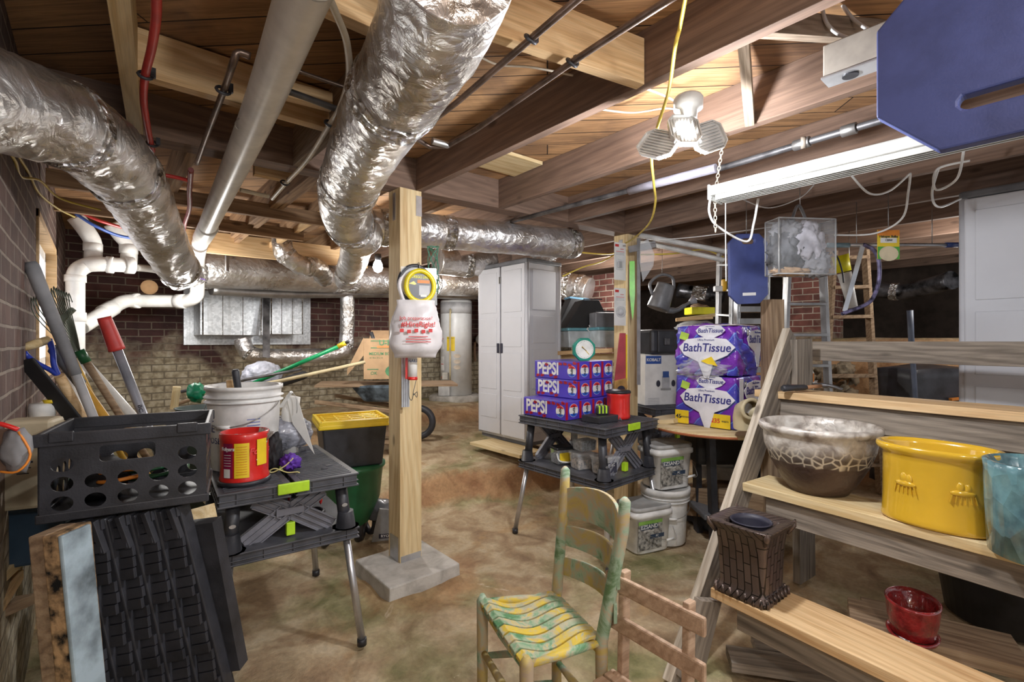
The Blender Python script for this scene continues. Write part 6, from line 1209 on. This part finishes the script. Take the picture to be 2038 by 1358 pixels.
# green bin with tools
bn = W(255, 900, 2.35); gb = thing('tool_barrel', 'dark green barrel holding the long-handled tools behind the crate', 'barrel', V((bn.x, bn.y, .0)), 0); make('barrel_body', M().lathe([(.20, 0), (.22, .02), (.235, .70), (.25, .71), (.25, .74), (.23, .74), (.215, .05), (0, .05)], 40), GREEN, gb)
def toolline(t0, t1, d0, zend=.12):
    a = W(*t0, d0); b = W(*t1, d0 + .12); dr = b - a; e = a + dr * ((a.z - zend) / (a.z - b.z)); return a, e
def tl_root(name, label, cat, a, e): return root_of(name, label, cat, [a, e])
a, e = toolline((60, 522), (178, 812), 2.0); r = tl_root('rake_handle', 'long grey-gripped tool leaning furthest left against the window', 'tool', a, e); wpart('grip', M().tube([a, a.lerp(e, .01), a.lerp(e, .30)], [.020, .026, .022], 14), pm((.26, .26, .27), .7, name='worn_grey_grip'), r); wpart('shaft', M().tube([a.lerp(e, .28), e], .018, 12), GREY, r)
a, e = toolline((118, 748), (172, 815), 2.05, .3); e = a + (W(190, 880, 2.25) - a) * 2.2; r = tl_root('d_handle_shovel', 'shovel with blue yoke and wooden D handle', 'shovel', a, e)
BLY = pm((.03, .06, .42), .35, name='royal_blue_metal'); wpart('wooden_shaft', M().tube([a, e], .019, 14), PINE, r)
g1, g2 = W(45, 693, 2.0), W(98, 676, 2.08); wpart('wooden_grip', M().tube([g1, g1.lerp(g2, .5), g2], [.016, .019, .016], 14), PALE, r)
wpart('blue_yoke', M().tube(spl([g1, W(52, 706, 2.02), W(72, 722, 2.03), W(102, 738, 2.05), W(120, 752, 2.06)], 4), .010, 10), BLY, r); wpart('blue_yoke', M().tube(spl([g2, W(105, 700, 2.07), W(108, 728, 2.06), W(118, 752, 2.06)], 4), .011, 10), BLY, r)
a, e = toolline((50, 716), (128, 812), 1.95, .3); r = tl_root('spade_blade', 'broad black blade leaning left of the D handle shovel', 'tool', a, e); wpart('blade', M().bar(a, a.lerp(e, .32), .07, .012, FW), DARK, r, .01); wpart('shaft', M().tube([a.lerp(e, .3), e], .014, 10), OLDW, r)
a, e = toolline((106, 690), (196, 815), 2.1, .3); r = tl_root('post_hole_handle', 'orange wooden handle with dark grey foam grip', 'tool', a, e); m_ = a.lerp(W(160, 764, 2.2), 1); wpart('grip', M().tube([a, a.lerp(m_, .06), m_], [.016, .027, .023], 14), CABD, r); wpart('orange_shaft', M().tube([m_, e], .019, 12), pm((.62, .33, .05), .5, name='orange_varnish'), r)
a, e = toolline((144, 712), (178, 780), 2.35, .3); r = tl_root('short_tool', 'short yellow-shafted tool with black collar between the handles', 'tool', a, e); wpart('collar', M().tube([a - (e - a) * .08, a], .022, 12), BLACK, r); wpart('yellow_shaft', M().tube([a, e], .014, 10), pm((.62, .36, .05), .5, name='amber_varnish'), r)
a, e = toolline((166, 712), (250, 845), 2.3, .15); r = tl_root('leaf_rake', 'leaf rake with spread wire tines and wooden shaft', 'rake', a, e); wpart('wooden_shaft', M().tube([a, e], .016, 12), OLDW, r); wpart('green_ferrule', M().tube([a - (e - a) * .03, a + (e - a) * .02], .021, 12), GREEN, r)
m = M(); 
for i in range(16):
    t = i / 15; q = W(72 + 68 * t, 645 - 22 * t - 30 * math.sin(PI * t), 2.2); q2 = W(62 + 75 * t, 566 + 25 * (1 - t) * t * 4 * .2 + 45 * abs(.6 - t), 2.1 + .04 * t); q3 = q2 + V((.012, -.01, -.04)); m.tube(spl([a - (e - a) * .02, a.lerp(q, .5), q.lerp(q2, .35), q2, q3], 3), .0022, 5)
wpart('wire_tine', m, pm((.20, .23, .18), .5, .5, name='dull_green_wire'), r); wpart('cross_brace', M().bar(W(108, 650, 2.2), W(146, 615, 2.22), .02, .02), pm((.20, .23, .18), .5, .5, name='dull_green_wire'), r)
a, e = toolline((152, 705), (242, 805), 2.5, .15); solo('leaning_pipe', M().tube([a, e], .025, 14), PVC, 'white plastic pipe leaning behind the rake', 'pipe')
a, e = toolline((207, 632), (291, 842), 2.2, .15); r = tl_root('bolt_cutter', 'long grey tool with red rubber grip leaning right of the rake', 'tool', a, e); m_ = a.lerp(e, .20); m_ = W(233, 697, 2.24); wpart('red_grip', M().tube([a, a.lerp(m_, .1), m_.lerp(a, .08), m_], [.026, .027, .032, .033], 16), pm((.60, .05, .04), .5, name='red_rubber'), r); wpart('grey_shaft', M().tube([m_, e], .020, 12), pm((.42, .44, .50), .35, .5, name='painted_grey_metal'), r)
wpart('marker_letters', M(), INK, r) if 0 else None
lt = V(W(287, 812, 2.30)) - r.location; text('BC', .03, INK, r, frame(lt - FW * .024 - V((0, 0, .0)), (e - a).normalized() * 1, -FW), name='marker_letters')
# brush on wall, knobs
solo('cover_plate', M().lathe([(.07, 0), (.075, .01), (.03, .03), (0, .03)], 24, mx=frame(PY(297, 572, 6.31), (1, 0, 0), (0, -1, 0))), pm((.85, .50, .25), .6, es=.25, name='glowing_tan_cover'), 'round tan cover plate on the back brick wall', 'cover plate')  # weak emission added to brighten the plate; it is no lamp
# ---- behind near bench
td = W(698, 850, 3.25); tt = thing('storage_tote', 'black tote with yellow lid behind the near workbench', 'tote', V((td.x, td.y, .555)), RZ(62)); make('tote_body', M().box((0, 0, .13), (.40, .36, .26), taper=.88), BLACK, tt, .01)
lid = make('yellow_lid', M().box((0, 0, .275), (.45, .41, .03)), YEL, tt, .008); m = M()
for i in range(5): m.box((-.17 + i * .085, 0, .292), (.012, .36, .012)); m.box((0, -.15 + i * .075, .292), (.40, .012, .012))
for s in (-1, 1): m.box((s * .21, 0, .298), (.02, .41, .025)); m.box((0, s * .19, .298), (.43, .02, .025))
make('lid_ribs', m, YEL, lid, .003)
gs = thing('spreader', 'dark green round bin under the yellow-lidded tote', 'bin', V((td.x, td.y, .02)), 0); make('bin_body', M().lathe([(.06, .10), (.12, .14), (.19, .30), (.21, .50), (.225, .51), (.225, .53), (0, .53)], 40), GREEN, gs)
for s in (-1, 1): make('wheel', M().tube([(s * .16, .06 + .09 * math.cos(a), .10 + .09 * math.sin(a)) for a in [i * PI / 9 for i in range(18)]], .022, 8, closed=True), BLACK, gs)
gg = LW(b1, .10, .28, .87); solo('grey_bin_bag', M().blob(tuple(gg), (.13, .10, .095), .10, 3, 5, 3), pm((.30, .31, .36), .3, var=.3, ns=14, coat=.5, bump=.8, bs=25, name='grey_film'), 'shiny grey rolled plastic bag at the back of the near workbench', 'bag')
rb = G(742, 1085, .0) + FW * .12; ry = thing('power_tiller', 'dark grey powered yard tool with black hose beside the near post', 'yard tool', V((rb.x, rb.y, 0)), RZ(80)); make('housing', M().blob((.04, 0, .14), (.13, .12, .12), .12, 2, 4, 3, flat=.02), pm((.12, .12, .13), .35, coat=.4, name='dark_shiny_plastic'), ry); make('grey_guard', M().prism([(-.03, .02), (.15, .03), (.16, .22), (.02, .25)], .01, FR(0, -.12, 0)), pm((.33, .33, .33), .3, .3, name='grey_metallic_plastic'), ry, .006)
pz = decal('name_plate', rect(.10, .03), INK, ry, FR(.07, -.133, .06)); text('RYOBI', .024, PAPER, pz, Matrix.Translation((0, 0, .001)), bold=.02, sx=1.1); make('black_hose', M().tube(spl([(.09, -.12, .17), (.11, -.13, .20), (.13, -.06, .33), (.14, 0, .50), (.12, .02, .58)], 6), .011, 8), BLACK, ry)
make('wheel', M().tube([(-.12, .10 * math.cos(a), .12 + .10 * math.sin(a)) for a in [i * PI / 9 for i in range(18)]], .035, 8, closed=True), BLACK, ry)
# long handles at the back
r = root_of('garden_rake', 'green-handled tool with yellow tip lying diagonally behind the bucket', 'rake', [W(515, 764, 4.2)]); wpart('green_pole', M().tube([W(500, 765, 4.1), W(676, 689, 4.3)], .018, 10), pm((.0, .30, .10), .4, name='bright_green_tube'), r); wpart('yellow_tip', M().tube([W(673, 690, 4.3), W(688, 683, 4.3)], .022, 10), YEL, r); wpart('black_tip', M().tube([W(687, 683, 4.3), W(695, 679, 4.3)], .014, 10), BLACK, r)
solo('wooden_pole', M().tube([W(372, 792, 3.8), W(560, 758, 4.1), W(726, 721, 4.5)], .016, 10), pm((.66, .55, .33), .6, name='pale_pole_wood'), 'pale wooden pole lying across behind the white bucket', 'pole')
solo('wooden_pole', M().tube([W(348, 806, 3.7), W(480, 762, 3.9)], .014, 10), OLDW, 'short brown pole crossing behind the white bucket', 'pole'); solo('wooden_pole', M().tube([W(360, 780, 3.75), W(600, 735, 4.2)], .013, 10), IRON, 'dark pole lying beside the pale wooden one', 'pole')
solo('plastic_bag', M().blob(tuple(W(522, 748, 4.5)), (.17, .13, .13), .10, 3, 5, 6), pm((.55, .57, .66), .4, var=.2, alpha=.92, bump=.5, bs=20, name='pale_film'), 'pale translucent plastic bag behind the green-handled tool', 'bag')
solo('dark_bundle', M().bar(W(500, 782, 4.4), W(610, 745, 4.5), .15, .08), DARK, 'dark folded cloth bundle under the pale bag', 'cloth', bev=.03)
solo('plant_pot', M().blob(tuple(W(390, 782, 3.5)), (.05, .04, .06), .55, 3, 3, 2), pm((.0, .20, .09), .4, name='bright_green_plastic'), 'bright green scoop behind the black crate', 'scoop')
gb2 = W(405, 860, 3.3); t = thing('tool_barrel', 'dark bin behind the bucket holding the poles', 'barrel', V((gb2.x, gb2.y, 0.01)), 0); make('barrel_body', M().lathe([(.14, 0), (.16, .9), (.17, .91), (.15, .91), (.13, .05), (0, .05)], 32), pm((.03, .05, .045), .5, name='dark_bin_plastic'), t)
board('wood_offcut', W(352, 770, 3.6), W(346, 815, 3.6), .05, .02, PALE, 'upright pale stick behind the black crate', 'wood', up=(0, 1, 0))
# ---- hooks and wires that carry the hanging things
def hang(rt, p, z1=2.262, r=.0025):
    p = V(p); mw = Matrix.LocRotScale(rt.location, rt.rotation_euler, None) if rt.type == 'EMPTY' else rt.matrix_world.copy()
    o = make('hanging_wire', M().tube([p, V((p.x, p.y, (p.z + z1) / 2)), V((p.x, p.y, z1))], r, 6), STEEL, rt); o.matrix_local = mw.inverted(); return o
hang(wc, wc.location + V((0, 0, .20))); hang(hb, hb.location + V((0, 0, .088))); hang(zb_, zb_.location + V((0, 0, .38)))
hang(yw, yw.location + V((0, 0, .30))); hang(pl_, LW(pl_, -.25, 0, 0)); hang(pl_, LW(pl_, .25, 0, 0))
bpy.context.view_layer.update()
hang(pn, pn.matrix_world @ V((0, .19, .011)))
for o_ in [o for o in bpy.data.objects if o.get('category') == 'foam pad' and o is not pn]:
    for x_ in (-.3, .1): hang(o_, o_.matrix_world @ V((x_, .205, .017)), 2.262, .004)
